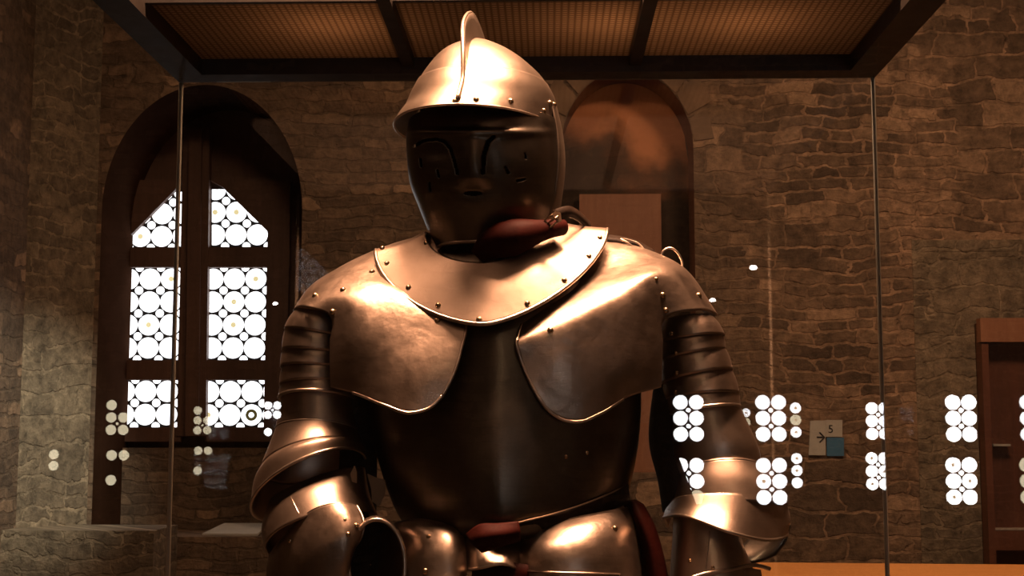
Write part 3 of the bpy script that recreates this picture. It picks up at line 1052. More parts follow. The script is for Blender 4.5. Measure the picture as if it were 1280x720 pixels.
v, f = ribbon(st, (0.004, 0.006, -0.016))
sp = plate('neck_strap', v, f, LEATHER_DARK, thick=0.0035, label='black leather strap buckled at the neck', hit=False)
bk = W([(681, 275, 1.852), (693, 267, 1.85), (699, 276, 1.852), (687, 285, 1.853)])
mb = MB().tube(bk, 0.0018, 8, 0, True)
mb.tube([bk[0] * 0.5 + bk[3] * 0.5, bk[1] * 0.5 + bk[2] * 0.5 + Vector((0.002, -0.003, 0.001))], 0.0014)
mb.build('buckle', RIVET, sp, True)
mb = MB().prism(W([(690, 268, 1.848), (694, 263, 1.848), (701, 266, 1.848), (702, 276, 1.848), (697, 278, 1.848)]), (0, 0.006, 0))
mb.build('strap_tip', LEATHER_TAN, sp)
v, f = ribbon(catmull(W([(752, 298, 1.985), (772, 300, 1.985), (796, 306, 1.985), (818, 318, 1.985)]), 16), (0, 0.012, 0.012))
sp2 = plate('shoulder_strap', v, f, LEATHER_DARK, thick=0.004, label='dark leather strap over the back of the shoulder', hit=False)
mb = MB().tube(catmull(W([(776, 299, 1.975), (784, 303, 1.972), (796, 312, 1.972), (806, 316, 1.975), (800, 306, 1.98), (786, 300, 1.98)]), 24, True), 0.0015, 8, 0, True)
mb.build('buckle', RIM, sp2, True)
mb = MB().tube(catmull(W([(826, 322, 1.99), (830, 313, 1.99), (838, 310, 1.99), (846, 315, 1.99), (852, 326, 1.99), (853, 338, 1.985)]), 24), 0.0019, 8)
mb.build('wire_loop', RIM, suit, True)

# ================================================================== DISPLAY CASE
CX0, CX1, CY0, CY1 = -0.69, 0.606, 1.25, 2.45
CZ = P(640, 100, CY1).z
case = empty('display_case', ((CX0 + CX1) / 2, (CY0 + CY1) / 2, 0.0), 'tall glass display case with dark canopy and louvred light ceiling around the armour', 'display case')
MB().box((CX0 - 0.03, CY0 - 0.03, 0), (CX1 + 0.03, CY1 + 0.03, PLINTH_Z)).build('plinth', PLINTH, case)
gz0, gz1, gt = PLINTH_Z + 0.001, CZ - 0.001, 0.008
for a, b in (((CX0, CY0, gz0), (CX1, CY0 + gt, gz1)), ((CX0, CY1 - gt, gz0), (CX1, CY1, gz1)),
             ((CX0, CY0 + 0.012, gz0), (CX0 + gt, CY1 - 0.012, gz1)), ((CX1 - gt, CY0 + 0.012, gz0), (CX1, CY1 - 0.012, gz1))):
    MB().box(a, b).build('glass_pane', GLASS if b[0] - a[0] > 0.1 else GLASS_SIDE, case)
for x in (CX0, CX1):
    for y in (CY0, CY1):
        v, f = tube_geo([(x, y, gz0), (x, y, gz1)], 0.0042, 10)
        mk('glass_joint', v, f, JOINT, case)
fw, fh = 0.052, 0.032
mb = MB()
e = 0.004
mb.box((CX0 - e, CY0 - e, CZ), (CX0 + fw, CY1 + e, CZ + fh))
mb.box((CX1 - fw, CY0 - e, CZ), (CX1 + e, CY1 + e, CZ + fh))
mb.box((CX0 + fw, CY1 - fw, CZ), (CX1 - fw, CY1 + e, CZ + fh))
mb.box((CX0 + fw, CY0 - e, CZ), (CX1 - fw, CY0 + fw, CZ + fh))
mb.build('canopy_frame', CASE_DARK, case)
H = 1.20  # unseen hood, stretched upward so the case light sits high over the shoulders
mb = MB()
t = 0.012
mb.box((CX0, CY0, CZ + fh), (CX0 + t, CY1, CZ + H)).box((CX1 - t, CY0, CZ + fh), (CX1, CY1, CZ + H))
mb.box((CX0 + t, CY0, CZ + fh), (CX1 - t, CY0 + t, CZ + H)).box((CX0 + t, CY1 - t, CZ + fh), (CX1 - t, CY1, CZ + H))
mb.box((CX0, CY0, CZ + H), (CX1, CY1, CZ + H + t))
mb.build('canopy_hood', CASE_DARK, case)
gx = [CX0 + fw, -0.266, -0.244, 0.151, 0.173, CX1 - fw]
GY0 = 2.06
for i in range(0, 6, 2):
    MB().box((gx[i], GY0, CZ + fh - 0.002), (gx[i + 1], CY1 - fw, CZ + fh + 0.004)).build('louvre_panel', GRILLE, case)
for i in (1, 3):
    MB().box((gx[i], CY0 + fw, CZ + 0.012), (gx[i + 1], CY1 - fw, CZ + fh + 0.008)).build('divider_bar', CASE_DARK, case)
MB().box((CX0 + fw, GY0 - 0.012, CZ + fh - 0.01), (CX1 - fw, GY0, CZ + H)).build('light_baffle', CASE_DARK, case)


def light(name, kind, loc, energy, col, target=None, **kw):
    d = bpy.data.lights.new(name, kind)
    d.energy = energy
    d.color = col
    for k, v in kw.items():
        setattr(d, k, v)
    o = bpy.data.objects.new(name, d)
    o.location = loc
    COL.objects.link(o)
    if target is not None:
        o.rotation_euler = (Vector(target) - Vector(loc)).to_track_quat('-Z', 'Y').to_euler()
    return o


def spot_can(name, loc, target, parent, r=0.032, ln=0.08):
    d = (Vector(target) - Vector(loc)).normalized()
    loc = Vector(loc)
    v, f = tube_geo([loc - d * ln, loc - d * ln * 0.98, loc - d * 0.02, loc + d * 0.012], [r * 0.7, r, r, r * 1.02], 20, False, False)
    v = list(v)
    k = len(v)
    f = list(f) + [tuple(range(20))]
    return mk(name, v, f, CASE_DARK, parent, True, 0.002)


WARM = (1.0, 0.515, 0.29)
KX, KY_, KZ = -0.03, 1.80, CZ + 1.05
MB().box((KX - 0.60, KY_ - 0.14, KZ + 0.004), (KX + 0.545, KY_ + 0.14, KZ + 0.05)).build('light_box', CASE_DARK, case)
light('case_light', 'AREA', (KX, KY_, KZ), 80, WARM, (KX, KY_, 0), shape='RECTANGLE', size=1.16, size_y=0.26, spread=math.radians(85))
# lamps above the louvre panels
for x in (-0.36, 0.10, 0.34):
    light('canopy_lamp', 'POINT', (x, 2.20, CZ + 0.15), 3.6, (1.0, 0.66, 0.40), shadow_soft_size=0.03)

# ================================================================== ROOM
WY = 6.6
XL, XR, ZC = -2.52, 4.2, 4.4


def tagst(o):
    o['kind'] = 'structure'
    return o


tagst(MB().box((-4.4, -7.5, -0.1), (XR + 0.2, 8.0, 0.0)).build('floor', FLOOR))
tagst(MB().box((-4.4, -7.5, ZC), (XR + 0.2, 8.0, ZC + 0.1)).build('ceiling', CEIL))


def pxx(px, Y=WY):
    return P(px, 540, Y).x


def pzz(py, Y=WY):
    return P(685, py, Y).z


# back wall with two arched recesses
def arch_top(x, xa, xb, zs, rise, pw):
    t = (x - (xa + xb) / 2) / ((xb - xa) / 2)
    return zs + rise * (max(0.0, 1 - abs(t) ** pw)) ** (1 / 2.0)


NA, NB = pxx(118), pxx(373)
OPEN = [dict(xa=NA, xb=NB, z0=pzz(672), zs=pzz(262), rise=pzz(103) - pzz(262), pw=2.0, d=0.55),
        dict(xa=pxx(703), xb=pxx(872), z0=pzz(592), zs=pzz(188), rise=pzz(88) - pzz(188), pw=2.0, d=0.26)]


def back_wall():
    mb = MB()
    xs = []
    X0, X1 = pxx(112), XR
    cuts = [(X0, None)]
    cur = X0
    for op in OPEN:
        mb.add([(cur, WY, 0), (op['xa'], WY, 0), (op['xa'], WY, ZC), (cur, WY, ZC)], [(0, 1, 2, 3)])
        n = 40
        for i in range(n):
            a = op['xa'] + (op['xb'] - op['xa']) * (1 - math.cos(PI * i / n)) / 2
            b = op['xa'] + (op['xb'] - op['xa']) * (1 - math.cos(PI * (i + 1) / n)) / 2
            za, zb = (arch_top(q, op['xa'], op['xb'], op['zs'], op['rise'], op['pw']) for q in (a, b))
            mb.add([(a, WY, 0), (b, WY, 0), (b, WY, op['z0']), (a, WY, op['z0'])], [(0, 1, 2, 3)])
            mb.add([(a, WY, za), (b, WY, zb), (b, WY, ZC), (a, WY, ZC)], [(0, 1, 2, 3)])
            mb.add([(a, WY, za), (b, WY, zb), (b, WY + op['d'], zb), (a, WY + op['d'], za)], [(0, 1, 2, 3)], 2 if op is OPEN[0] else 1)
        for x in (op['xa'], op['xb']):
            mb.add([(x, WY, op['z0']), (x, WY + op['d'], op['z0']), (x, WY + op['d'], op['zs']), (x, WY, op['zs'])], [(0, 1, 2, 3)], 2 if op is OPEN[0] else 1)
        mb.add([(op['xa'], WY, op['z0']), (op['xb'], WY, op['z0']), (op['xb'], WY + op['d'], op['z0']), (op['xa'], WY + op['d'], op['z0'])], [(0, 1, 2, 3)])
        cur = op['xb']
    mb.add([(cur, WY, 0), (X1, WY, 0), (X1, WY, ZC), (cur, WY, ZC)], [(0, 1, 2, 3)])
    return tagst(mb.build('wall_back', WALL, mats=[WALL, REVEAL2, REVEAL]))


back_wall()


def niche_back(name, op, mat, holes=None, y=None):
    y = y if y is not None else WY + op['d']
    n = 40
    mb = MB()
    for i in range(n):
        a = op['xa'] + (op['xb'] - op['xa']) * i / n
        b = op['xa'] + (op['xb'] - op['xa']) * (i + 1) / n
        za, zb = (arch_top(q, op['xa'], op['xb'], op['zs'], op['rise'], op['pw']) for q in (a, b))
        mb.add([(a, y, op['z0']), (b, y, op['z0']), (b, y, zb), (a, y, za)], [(0, 1, 2, 3)])
    return mb


# ochre niche with soot
def sooty():
    m, nt, out = new_mat('sooty_ochre_plaster')
    L = nt.links.new
    tc = nd(nt, 'ShaderNodeTexCoord')
    sx = nd(nt, 'ShaderNodeSeparateXYZ')
    L(tc.outputs['Object'], sx.inputs['Vector'])
    nz = nd(nt, 'ShaderNodeTexNoise', Scale=3.5, Detail=5.0)
    L(tc.outputs['Object'], nz.inputs['Vector'])
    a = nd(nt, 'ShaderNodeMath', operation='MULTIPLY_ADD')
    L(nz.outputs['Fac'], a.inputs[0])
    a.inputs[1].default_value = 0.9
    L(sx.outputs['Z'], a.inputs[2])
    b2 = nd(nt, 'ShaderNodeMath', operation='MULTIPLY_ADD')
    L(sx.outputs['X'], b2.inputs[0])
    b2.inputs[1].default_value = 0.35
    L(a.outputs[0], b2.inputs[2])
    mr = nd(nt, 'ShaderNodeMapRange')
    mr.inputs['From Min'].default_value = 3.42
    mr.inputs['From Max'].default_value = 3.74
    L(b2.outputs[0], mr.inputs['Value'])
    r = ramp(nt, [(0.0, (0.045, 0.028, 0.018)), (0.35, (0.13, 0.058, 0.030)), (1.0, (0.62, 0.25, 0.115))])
    L(mr.outputs['Result'], r.inputs['Fac'])
    b = nd(nt, 'ShaderNodeBsdfPrincipled', Roughness=0.95)
    L(r.outputs[0], b.inputs['Base Color'])
    bp_ = nd(nt, 'ShaderNodeBump', Strength=0.4, Distance=0.02)
    L(nz.outputs['Fac'], bp_.inputs['Height'])
    L(bp_.outputs['Normal'], b.inputs['Normal'])
    L(b.outputs[0], out.inputs['Surface'])
    return m


SOOTY = sooty()
tagst(niche_back('wall_niche', OPEN[1], SOOTY).build('wall_niche', SOOTY))
# voussoirs over the ochre niche
mbv = MB()
op = OPEN[1]
cxn, rn = (op['xa'] + op['xb']) / 2, (op['xb'] - op['xa']) / 2
for k in range(0, 9):
    a0_, a1_ = math.radians(6 + k * 19.0), math.radians(6 + k * 19.0 + 16.5)
    rad0, rad1 = 1.02, 1.42 + 0.10 * ((k * 7) % 3 - 1)
    q = []
    for rr_, aa in ((rad0, a0_), (rad1, a0_), (rad1, a1_), (rad0, a1_)):
        q.append(Vector((cxn + rn * rr_ * math.cos(aa), WY - 0.006, op['zs'] + op['rise'] * rr_ * math.sin(aa))))
    mbv.prism(q, (0, 0.04, 0))
tagst(mbv.build('trim_1', simple('voussoir_stone', (0.13, 0.08, 0.05), (0.24, 0.15, 0.095), scale=8, rough=0.9, bump=0.6, bscale=20)))

# board standing in the niche
MBb = MB()
x0, x1, z0, z1 = P(725, 400, 6.8).x, P(828, 400, 6.8).x, op['z0'] + 0.001, P(685, 243, 6.8).z
MBb.box((x0, 6.80, z0), (x1, 6.83, z1))
bo = MBb.build('wooden_board', PANEL_WOOD, None, origin=((x0 + x1) / 2, 6.8, z0))
tag(bo, 'tall plain reddish-brown wooden board standing in the arched ochre niche', 'board')

# left: splayed pier and side wall
sp0, sp1 = (pxx(112), WY), (XL, WY - 0.25)
tagst(MB().add([(sp0[0], sp0[1], 0), (sp1[0], sp1[1], 0), (sp1[0], sp1[1], ZC), (sp0[0], sp0[1], ZC)], [(0, 1, 2, 3)]).build('wall_pier', WALL_GREY))
pts = [(XL, WY - 0.25), (XL, 5.0), (-4.2, 5.0), (-4.2, -7.1)]
mb = MB()
for (a, b), (c, d) in zip(pts, pts[1:]):
    mb.add([(a, b, 0), (c, d, 0), (c, d, ZC), (a, b, ZC)], [(0, 1, 2, 3)])
tagst(mb.build('wall_left', WALL))
tagst(MB().add([(XR, WY, 0), (XR, -7.1, 0), (XR, -7.1, ZC), (XR, WY, ZC)], [(0, 1, 2, 3)]).build('wall_right', WALL))
tagst(MB().add([(-4.2, -7.1, 0), (XR, -7.1, 0), (XR, -7.1, ZC), (-4.2, -7.1, ZC)], [(0, 1, 2, 3)]).build('wall_front', WALL))
# stone ledge running under the pier and window
tagst(MB().box((XL - 0.0, WY - 0.42, 0.0), (pxx(205, 6.3), WY - 0.02, pzz(664, 6.2))).build('trim_2', WALL_GREY))

# blocked doorway frame on the right of the back wall
mb = MB()
xa, xb = pxx(1147), pxx(1162)
mb.box((xa, WY - 0.007, 0), (xb, WY + 0.01, pzz(302)))
mb.box((xb, WY - 0.007, pzz(316)), (pxx(1330), WY + 0.01, pzz(302)))
mb.box((pxx(1330), WY - 0.007, 0), (pxx(1346), WY + 0.01, pzz(302)))
tagst(mb.build('trim_3', WALL_GREY))
mb = MB()
mb.box((xb, WY - 0.004, 0), (pxx(1330), WY + 0.0, pzz(316)))
tagst(mb.build('door_1', WALL_GREY))

# ------------------------------------------------------------------ leaded bullseye windows


def clip_poly(sub, clip):
    """convex clipping, clip counter-clockwise in (x, z)"""
    out = sub
    n = len(clip)
    for i in range(n):
        (ax, ay), (bx, by) = clip[i], clip[(i + 1) % n]
        inp, out = out, []
        if not inp:
            return []
        for k in range(len(inp)):
            p, q = inp[k - 1], inp[k]
            sp_ = (bx - ax) * (p[1] - ay) - (by - ay) * (p[0] - ax)
            sq = (bx - ax) * (q[1] - ay) - (by - ay) * (q[0] - ax)
            if sq >= 0:
                if sp_ < 0:
                    t_ = sp_ / (sp_ - sq)
                    out.append((p[0] + (q[0] - p[0]) * t_, p[1] + (q[1] - p[1]) * t_))
                out.append(q)
            elif sp_ >= 0:
                t_ = sp_ / (sp_ - sq)
                out.append((p[0] + (q[0] - p[0]) * t_, p[1] + (q[1] - p[1]) * t_))
    return out


def circ(cx, cz, r, n=28):
    return [(cx + r * math.cos(2 * PI * k / n), cz + r * math.sin(2 * PI * k / n)) for k in range(n)]


def ccw(poly):
    a = sum(p[0] * q[1] - q[0] * p[1] for p, q in zip(poly, poly[1:] + poly[:1]))
    return poly if a > 0 else poly[::-1]


def leaded(poly, origin, px, pz, R, r, y, into, parent, name='leaded_light', pane=PANE, knobs=(), dark=None, knob_mat=KNOB_Y, dim=None, allow=None, edges=True):
    """one leaded light: lead plate, bullseye discs and fillers in one mesh; INTO points to the viewer's side"""
    poly = ccw(poly)
    mb = MB()
    mb.prism([Vector((x, y, z)) for x, z in poly], (0, -into * 0.006, 0), 0)
    ox, oz = origin
    yy = y + into * 0.0005
    n = 9
    for i in range(-n, n + 1):
        for j in range(-n, n + 1):
            cx, cz = ox + i * px, oz + j * pz
            big = allow is None or (i, j) in allow
            if big:
                c = clip_poly(circ(cx, cz, R), poly)
                if len(c) > 2:
                    mi = 1
                    if dim and (i, j) in dim:
                        mi = 4
                    mb.prism([Vector((x, yy, z)) for x, z in c], (0, into * 0.004, 0), mi)
                    if (i, j) == dark:
                        mb.prism([Vector((x, yy + into * 0.004, z)) for x, z in circ(cx, cz, R * 0.55)], (0, into * 0.002, 0), 3)
                        mb.prism([Vector((x, yy + into * 0.006, z)) for x, z in circ(cx, cz, R * 0.26)], (0, into * 0.001, 0), 1)
                    elif (i, j) in knobs:
                        cc_ = clip_poly(circ(cx, cz, R * 0.25, 14), poly)
                        if len(cc_) > 2:
                            mb.prism([Vector((x, yy + into * 0.004, z)) for x, z in cc_], (0, into * 0.002, 0), 2)
            if r and (allow is None or all((i + a, j + b) in allow for a in (0, 1) for b in (0, 1))):
                c = clip_poly(circ(cx + px / 2, cz + pz / 2, r, 16), poly)
                if len(c) > 2:
                    mb.prism([Vector((x, yy, z)) for x, z in c], (0, into * 0.003, 0), 1)
    o = mb.build(name, LEAD, parent, mats=[LEAD, pane, knob_mat, KNOB_D, PANE_DIM])
    return o


WYW = WY + 0.50
wroot = empty('window_1', (pxx(245), WYW, OPEN[0]['z0']))
tagst(wroot)
# oak backing filling the arch behind the lights, then frame bars in front
op = OPEN[0]
niche_back('x', op, FRAME_WOOD, y=WY + op['d'] - 0.005).build('window_board', FRAME_WOOD, wroot)


def q2(pts, Y):
    return [(P(x, y, Y).x, P(x, y, Y).z) for x, y in pts]


LIGHTS = [
    ([(160, 309), (160, 298), (218, 239), (228, 239), (227, 309)], (201, 295), [(-1, 0)], None),
    ([(264, 308), (264, 236), (280, 236), (336, 291), (336, 308)], (294, 293), [(0, 1), (-1, 1)], None),
    ([(158, 334), (225, 334), (221, 450), (153, 450)], (185.5, 377), [(-0, -1), (-1, -1), (1, 1)], None),
    ([(261, 333), (333, 333), (331, 450), (258, 450)], (291.5, 377), [(0, 0), (1, 1), (0, -1)], None),
    ([(153, 475), (221, 475), (220, 534), (151, 534)], (181, 489), [], None),
    ([(258, 475), (330, 475), (329, 534), (256, 534)], (287, 489.5), [(-1, -1)], (1, -1))]
sc = WYW / F
for poly, og, kn_, dk in LIGHTS:
    o2 = P(*og, WYW)
    leaded(q2(poly, WYW), (o2.x, o2.z), 27.3 * sc, 29.2 * sc, 13.3 * sc, 5.2 * sc, WYW + 0.02, -1, wroot, knobs=kn_, dark=dk)
# bars: mullion, stiles, rails
mb = MB()


def bar(mb, pts, Y, d):
    mb.prism([P(x, y, Y) for x, y in pts], (0, d, 0))


Yb = WYW - 0.03
bar(mb, [(229, 160), (262, 160), (257, 545), (221, 545)], Yb, 0.055)
bar(mb, [(236, 160), (252, 160), (248, 545), (231, 545)], Yb - 0.02, 0.02)
wf = mb.build('mullion', FRAME_WOOD, wroot)
for ya_, yb_, xl, xr in ((309, 334, 128, 362), (450, 475, 124, 362), (534, 552, 120, 362)):
    for a, b in ((xl, 226), (258, xr)):
        mb = MB()
        bar(mb, [(a, ya_), (b, ya_), (b, yb_), (a, yb_)], Yb + 0.008, 0.045)
        mb.build('rail', FRAME_WOOD, wroot)
for a0_, a1_ in ((126, 158), (334, 362)):
    mb = MB()
    bar(mb, [(a0_ + 2, 225), (a1_ + 1, 225), (a1_ - 5, 552), (a0_ - 5, 552)], Yb + 0.004, 0.048)
    mb.build('stile', FRAME_WOOD, wroot)
for tri in ([(150, 225), (229, 225), (218, 238), (159, 298)], [(262, 225), (345, 225), (337, 291), (280, 235)]):
    mb = MB()
    bar(mb, tri, Yb + 0.010, 0.042)
    mb.build('head_board', FRAME_WOOD, wroot)
# masonry below the window inside the recess
mb = MB()
mb.box((op['xa'], WYW - 0.05, op['z0']), (op['xb'], WYW + 0.05, P(685, 560, WYW - 0.05).z))
tagst(mb.build('trim_4', WALL))
# thin white slab in place of daylight on the recess ledge
pa, pb = P(250, 671, 6.66), P(322, 671, 6.66)
mb = MB()
zl = op['z0'] + 0.001
mb.add([(pa.x, 6.70, zl), (pb.x, 6.66, zl), (pb.x, 6.95, zl + 0.035), (pa.x + 0.05, 6.95, zl + 0.035), (pa.x, 6.70, zl + 0.008), (pb.x, 6.66, zl + 0.010), (pb.x, 6.95, zl + 0.043), (pa.x + 0.05, 6.95, zl + 0.043)],
       [(0, 1, 2, 3), (4, 7, 6, 5), (0, 4, 5, 1), (1, 5, 6, 2), (2, 6, 7, 3), (3, 7, 4, 0)])
cd = mb.build('card', PAPER, None, origin=((pa.x + pb.x) / 2, 6.8, zl))
tag(cd, 'thin white slab standing for daylight on the stone ledge under the leaded window', 'card')

# windows in the wall behind the camera, seen mirrored in the case glass
VD = 9.6
FY = 2 * CY0 - VD


def vz(px, py):
    p = P(px, py, VD)
    return (p.x, p.z)


scv = VD / F
n_w = 2


def far_window(upper, lower, pitch=19.6, R=9.1, r=2.9, pane=PANE_FAR, dim_u=None, dim_l=None, cut_l=None, allow_u=None, allow_l=None, knobs_u=(), knobs_l=(), clipx=None):
    """UPPER/LOWER = (px of the first column, py of the top row) of a 2 x 3 light"""
    global n_w
    all6 = [(i, -j) for i in (0, 1) for j in (0, 1, 2)]
    cx, cz = vz(upper[0] + pitch / 2, (upper[1] + lower[1]) / 2 + pitch)
    root = tagst(empty('window_%d' % n_w, (cx, FY, cz - 0.45)))
    n_w += 1
    xs_, zs_ = [], []
    for (ux, uy), al, dm, kn_, cut in ((upper, allow_u or all6, dim_u, knobs_u, None), (lower, allow_l or all6, dim_l, knobs_l, cut_l)):
        x0_, x1_ = ux - pitch * 0.52, ux + pitch * 1.52
        if clipx:
            x0_ = max(x0_, clipx)
        poly = [(x0_, uy - pitch * 0.54), (x1_, uy - pitch * 0.54), (x1_, uy + pitch * 2.54), (x0_, uy + pitch * 2.54)]
        if cut:
            poly = cut
        pw_ = [vz(*p) for p in poly]
        o_ = vz(ux, uy)
        leaded(pw_, o_, pitch * scv, pitch * scv, R * scv, r * scv, FY + 0.03, 1, root, pane=pane, knobs=kn_, knob_mat=KNOB_F, dim=dm, allow=al)
        xs_ += [p[0] for p in pw_]
        zs_ += [p[1] for p in pw_]
    a, b, c, d = min(xs_), max(xs_), min(zs_), max(zs_)
    mb = MB()
    mb.box((a - 0.012, FY + 0.001, c - 0.05), (b + 0.012, FY + 0.022, d + 0.05))
    mb.build('window_board', FRAME_WOOD, root)


far_window((850, 503), (850.5, 581.5), cut_l=[(847.5, 570), (880, 570), (880, 612), (877, 630), (870, 630)], dim_l=[(1, -2)])
far_window((952.5, 503), (953.5, 581.5), knobs_l=[(0, -1)])
far_window((1189.5, 503), (1190, 581), dim_l=[], pane=PANE_BRIGHT, knobs_l=[(0, 0), (1, -1), (0, -2)])
far_window((1282, 503), (1282, 581), dim_l=[(0, -1), (0, -2), (1, 0), (0, 0)])
G1 = [(1, 0), (1, -1), (1, -2)]
far_window((978.5, 510), (980, 573), 14.8, 6.7, 2.2, allow_u=G1, allow_l=G1, dim_u=[(1, -1)], knobs_u=G1, knobs_l=[(1, 0), (1, -1)], clipx=985)
DL = [(0, 0), (0, -1), (0, -2), (1, 0), (1, -1), (1, -2)]
far_window((141, 506.5), (141, 569), 15.4, 6.4, 1.8, pane=PANE_DIM, allow_u=[(0, 0), (0, -1), (0, -2), (1, -1), (1, -2)], allow_l=[(0, 0), (1, 0), (0, -2)])
far_window((69, 520), (69, 568), 14.0, 6.0, 1.6, pane=PANE_DIM, allow_u=[(9, 9)], allow_l=[(0, 0), (0, -1)])
far_window((336, 507), (336, 540), 11.5, 5.1, 1.8, allow_u=[(0, 0), (0, -1), (1, 0), (1, -1)], allow_l=[(0, 0)])

# two small wall lamps behind the camera
for px, py, w, lab in ((941, 335, 5.0, 'small round wall lamp glowing high on the wall between the leaded windows'),
                       (345, 380, 3.6, 'tiny round wall lamp glowing on the wall left of the leaded windows')):
    p = P(px, py, VD)
    c = Vector((p.x, FY, p.z))
    root = empty('wall_lamp', c, lab, 'lamp')
    rr_ = w * scv
    v, f = tube_geo([c + Vector((0, 0.001, 0)), c + Vector((0, 0.03, 0))], [rr_ * 1.25, rr_ * 1.15], 20)
    mk('base', v, f, CASE_DARK, root)
    vv = []
    for j in range(6):
        a = PI / 2 * j / 5
        for k in range(20):
            b = 2 * PI * k / 20
            vv.append(c + Vector((rr_ * math.cos(a) * math.cos(b), 0.03 + rr_ * 0.6 * math.sin(a), rr_ * 0.62 * math.cos(a) * math.sin(b))))
    mk('lens', vv, grid_faces(20, 6, True), BULB, root)

# ------------------------------------------------------------------ wall sign
SY = WY - 0.012
sg = empty('wall_sign', P(1033, 547, SY), 'paper sign with arrow and numeral 5 above a blue square on the wall', 'sign')


def card(name, pts, mat, d=0.008):
    return MB().prism([P(x, y, SY) for x, y in pts], (0, d, 0)).build(name, mat, sg)


card('arrow_sheet', [(1013, 526), (1032, 525.5), (1032, 569), (1011, 569)], PAPER)
card('number_sheet', [(1032.3, 525), (1053, 525), (1053, 546), (1032.3, 546)], PAPER)
b_ = card('blue_square', [(1033.5, 547), (1055, 547), (1055, 570), (1033.5, 570)], SIGN_BLUE)
mb = MB()
for a, b in (((1021, 546.5), (1030.2, 546.5)), ((1024.5, 540.5), (1030.5, 546.5)), ((1024.5, 553), (1030.5, 546.5))):
    mb.tube([P(*a, SY - 0.001), P(*b, SY - 0.001)], 0.0036, 6)
mb.build('arrow', INK, sg)
fc = bpy.data.curves.new('numeral', 'FONT')
fc.body = '5'
fc.size = 0.055
fc.align_x = 'CENTER'
fc.extrude = 0.001
fc.materials.append(INK)
ft = bpy.data.objects.new('numeral_curve', fc)
COL.objects.link(ft)
bpy.context.view_layer.update()
nm = bpy.data.meshes.new_from_object(ft.evaluated_get(bpy.context.evaluated_depsgraph_get()))
bpy.data.objects.remove(ft)
fo = bpy.data.objects.new('numeral', nm)
COL.objects.link(fo)
fo.parent = sg
fo.location = P(1038.5, 541, SY - 0.0012) - org(sg)
fo.rotation_euler = (PI / 2, 0, 0)

# ------------------------------------------------------------------ orange table behind the case on the right
tb_ = empty('display_table', (1.5, 4.9, 0.0), 'orange-brown wooden table at the lower right behind the case', 'table')
ang = math.radians(-3.5)
zt = P(1000, 704.5, 5.1).z
cxx = Vector((1.55, 5.1, 0))


def rt2(x, y, z):
    return Vector((cxx.x + x * math.cos(ang) - y * math.sin(ang), cxx.y + x * math.sin(ang) + y * math.cos(ang), z))


def rbox(a, b):
    mb = MB().box(a, b)
    mb.v = [rt2(*q) for q in mb.v]
    return mb


rbox((-0.85, -0.6, zt - 0.035), (1.0, 0.0, zt)).build('table_top', TABLE_WOOD, tb_)
rbox((-0.78, -0.53, zt - 0.12), (0.93, -0.07, zt - 0.035)).build('apron', TABLE_WOOD, tb_)
for x in (-0.78, 0.86):
    for y in (-0.53, -0.14):
        rbox((x, y, 0.0), (x + 0.07, y + 0.07, zt - 0.12)).build('leg', TABLE_WOOD, tb_)

# ------------------------------------------------------------------ wooden cabinet at the right edge
cb = empty('display_cabinet', (2.45, 6.5, 0.0), 'reddish-brown wooden display cabinet with dark glass front at the right end of the back wall', 'cabinet')
KY = 6.5
x0, x1 = pxx(1231, KY), pxx(1400, KY)
zt_, zb_, zs1, zs2 = pzz(399, KY), 0.0, pzz(555, KY), pzz(660, KY)
mb = MB().box((x0, KY + 0.02, 0.0), (x0 + 0.03, WY - 0.005, zt_ - 0.02)).box((x1 - 0.03, KY + 0.02, 0), (x1, WY - 0.05, zt_ - 0.02)).box((x0, WY - 0.015, 0), (x1, WY - 0.005, zt_ - 0.02))
mb.build('carcass', CAB_WOOD, cb)
mb = MB().box((x0 - 0.005, KY - 0.01, zt_ - 0.115), (x1 + 0.005, WY - 0.05, zt_))
mb.build('head_board', PANEL_WOOD, cb)
dr = mk('door', MB().box((x0, KY, 0.05), (x0 + 0.032, KY + 0.02, zt_ - 0.12)).box((x1 - 0.032, KY, 0.05), (x1, KY + 0.02, zt_ - 0.12)).box((x0 + 0.032, KY, zs2 - 0.10), (x1 - 0.032, KY + 0.02, zs2 - 0.01)).v,
        MB().box((0, 0, 0), (1, 1, 1)).box((0, 0, 0), (1, 1, 1)).box((0, 0, 0), (1, 1, 1)).f, CAB_WOOD, cb, False)
MB().box((x0 + 0.032, KY + 0.008, zs2 - 0.01), (x1 - 0.032, KY + 0.012, zt_ - 0.12)).build('glass', CAB_GLASS, dr)
MB().box((x0 + 0.05, KY + 0.03, zs1 - 0.010), (x0 + 0.13, KY + 0.09, zs1)).build('shelf', PAPER, cb)
MB().box((x0 + 0.03, KY + 0.03, zs2 - 0.008), (x1 - 0.03, KY + 0.09, zs2)).build('shelf', simple('pale_shelf', (0.38, 0.30, 0.24), (0.62, 0.52, 0.44), scale=50, rough=0.7), cb)

# ------------------------------------------------------------------ added fill lamps of the room, none in view
ROOMC = (1.0, 0.60, 0.34)


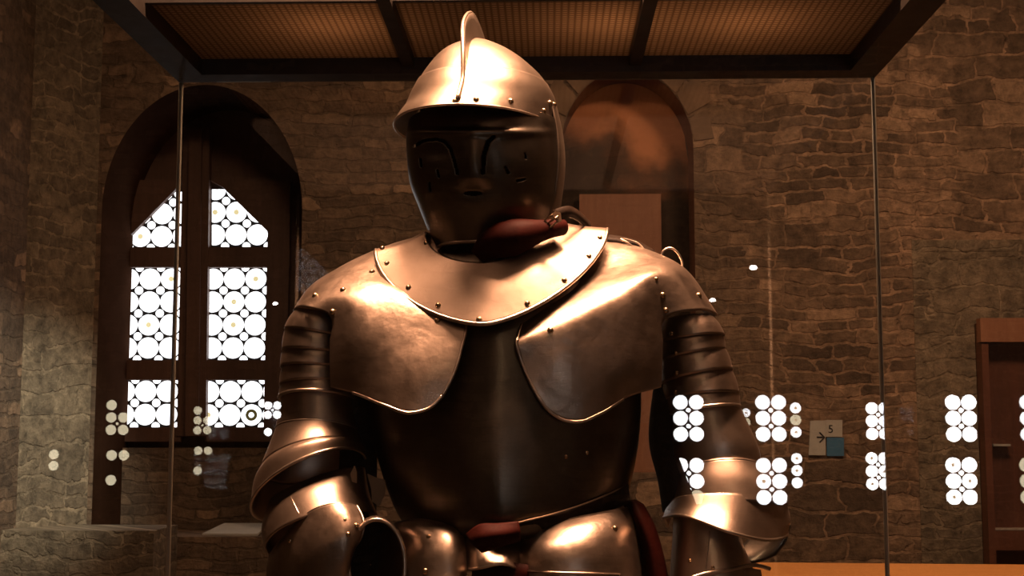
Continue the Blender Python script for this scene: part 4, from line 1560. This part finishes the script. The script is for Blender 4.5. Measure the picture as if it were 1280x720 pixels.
def added_ceiling_lamp(loc, size, energy, lab, col=ROOMC):  # added unseen lamp giving the room its ambient light
    root = empty('added_ceiling_lamp', Vector(loc) + Vector((0, 0, 0)), lab, 'lamp')
    x, y, z = loc
    MB().box((x - size / 2, y - size / 2, z + 0.015), (x + size / 2, y + size / 2, ZC)).build('housing', CASE_DARK, root)
    MB().box((x - size / 2 + 0.02, y - size / 2 + 0.02, z + 0.006), (x + size / 2 - 0.02, y + size / 2 - 0.02, z + 0.015)).build('diffuser', FLUO, root)
    light('added_room_light', 'AREA', loc, energy, col, (x, y, 0), shape='SQUARE', size=size)


added_ceiling_lamp((1.5, 4.2, 4.30), 0.7, 62, 'added unseen square ceiling lamp over the right of the case')
added_ceiling_lamp((-0.7, 4.2, 4.30), 0.7, 28, 'added unseen square ceiling lamp over the left of the case')
added_ceiling_lamp((0.5, -3.0, 4.30), 0.7, 2.5, 'added unseen square ceiling lamp behind the camera')


def added_spotlight(loc, target, energy, size, blend, col, lab, soft=0.04):  # added unseen lamp in place of daylight on the pier
    root = empty('added_spotlight', Vector(loc), lab, 'lamp')
    spot_can('added_lamp_head', loc, target, root, 0.05, 0.14)
    mb = MB().tube([Vector(loc) - (Vector(target) - Vector(loc)).normalized() * 0.1, Vector((loc[0], loc[1], ZC))], 0.008)
    mb.build('stem', CASE_DARK, root)
    light('added_spot_beam', 'SPOT', loc, energy, col, target, spot_size=math.radians(size), spot_blend=blend, shadow_soft_size=soft)


added_spotlight((-0.6, 3.4, 4.0), (-2.50, 6.4, 1.40), 800, 19, 1.0, (0.92, 0.95, 0.78), 'added unseen spot lamp standing in for daylight on the stone pier by the leaded window')

# ------------------------------------------------------------------ world and view
w = bpy.data.worlds.new('world')
scn.world = w
w.use_nodes = True
w.node_tree.nodes['Background'].inputs['Color'].default_value = (0.010, 0.007, 0.005, 1)
w.node_tree.nodes['Background'].inputs['Strength'].default_value = 1.0
vs = scn.view_settings
vs.view_transform = 'Standard'
vs.look = 'None'
vs.gamma = 1.0
vs.exposure = 0.0
vs.use_curve_mapping = False
scn.cycles.use_denoising = True
scn.cycles.max_bounces = 10
scn.cycles.transparent_max_bounces = 24
scn.cycles.glossy_bounces = 5
scn.cycles.diffuse_bounces = 3
scn.cycles.caustics_reflective = False
scn.cycles.caustics_refractive = False
scn.cycles.sample_clamp_indirect = 30.0
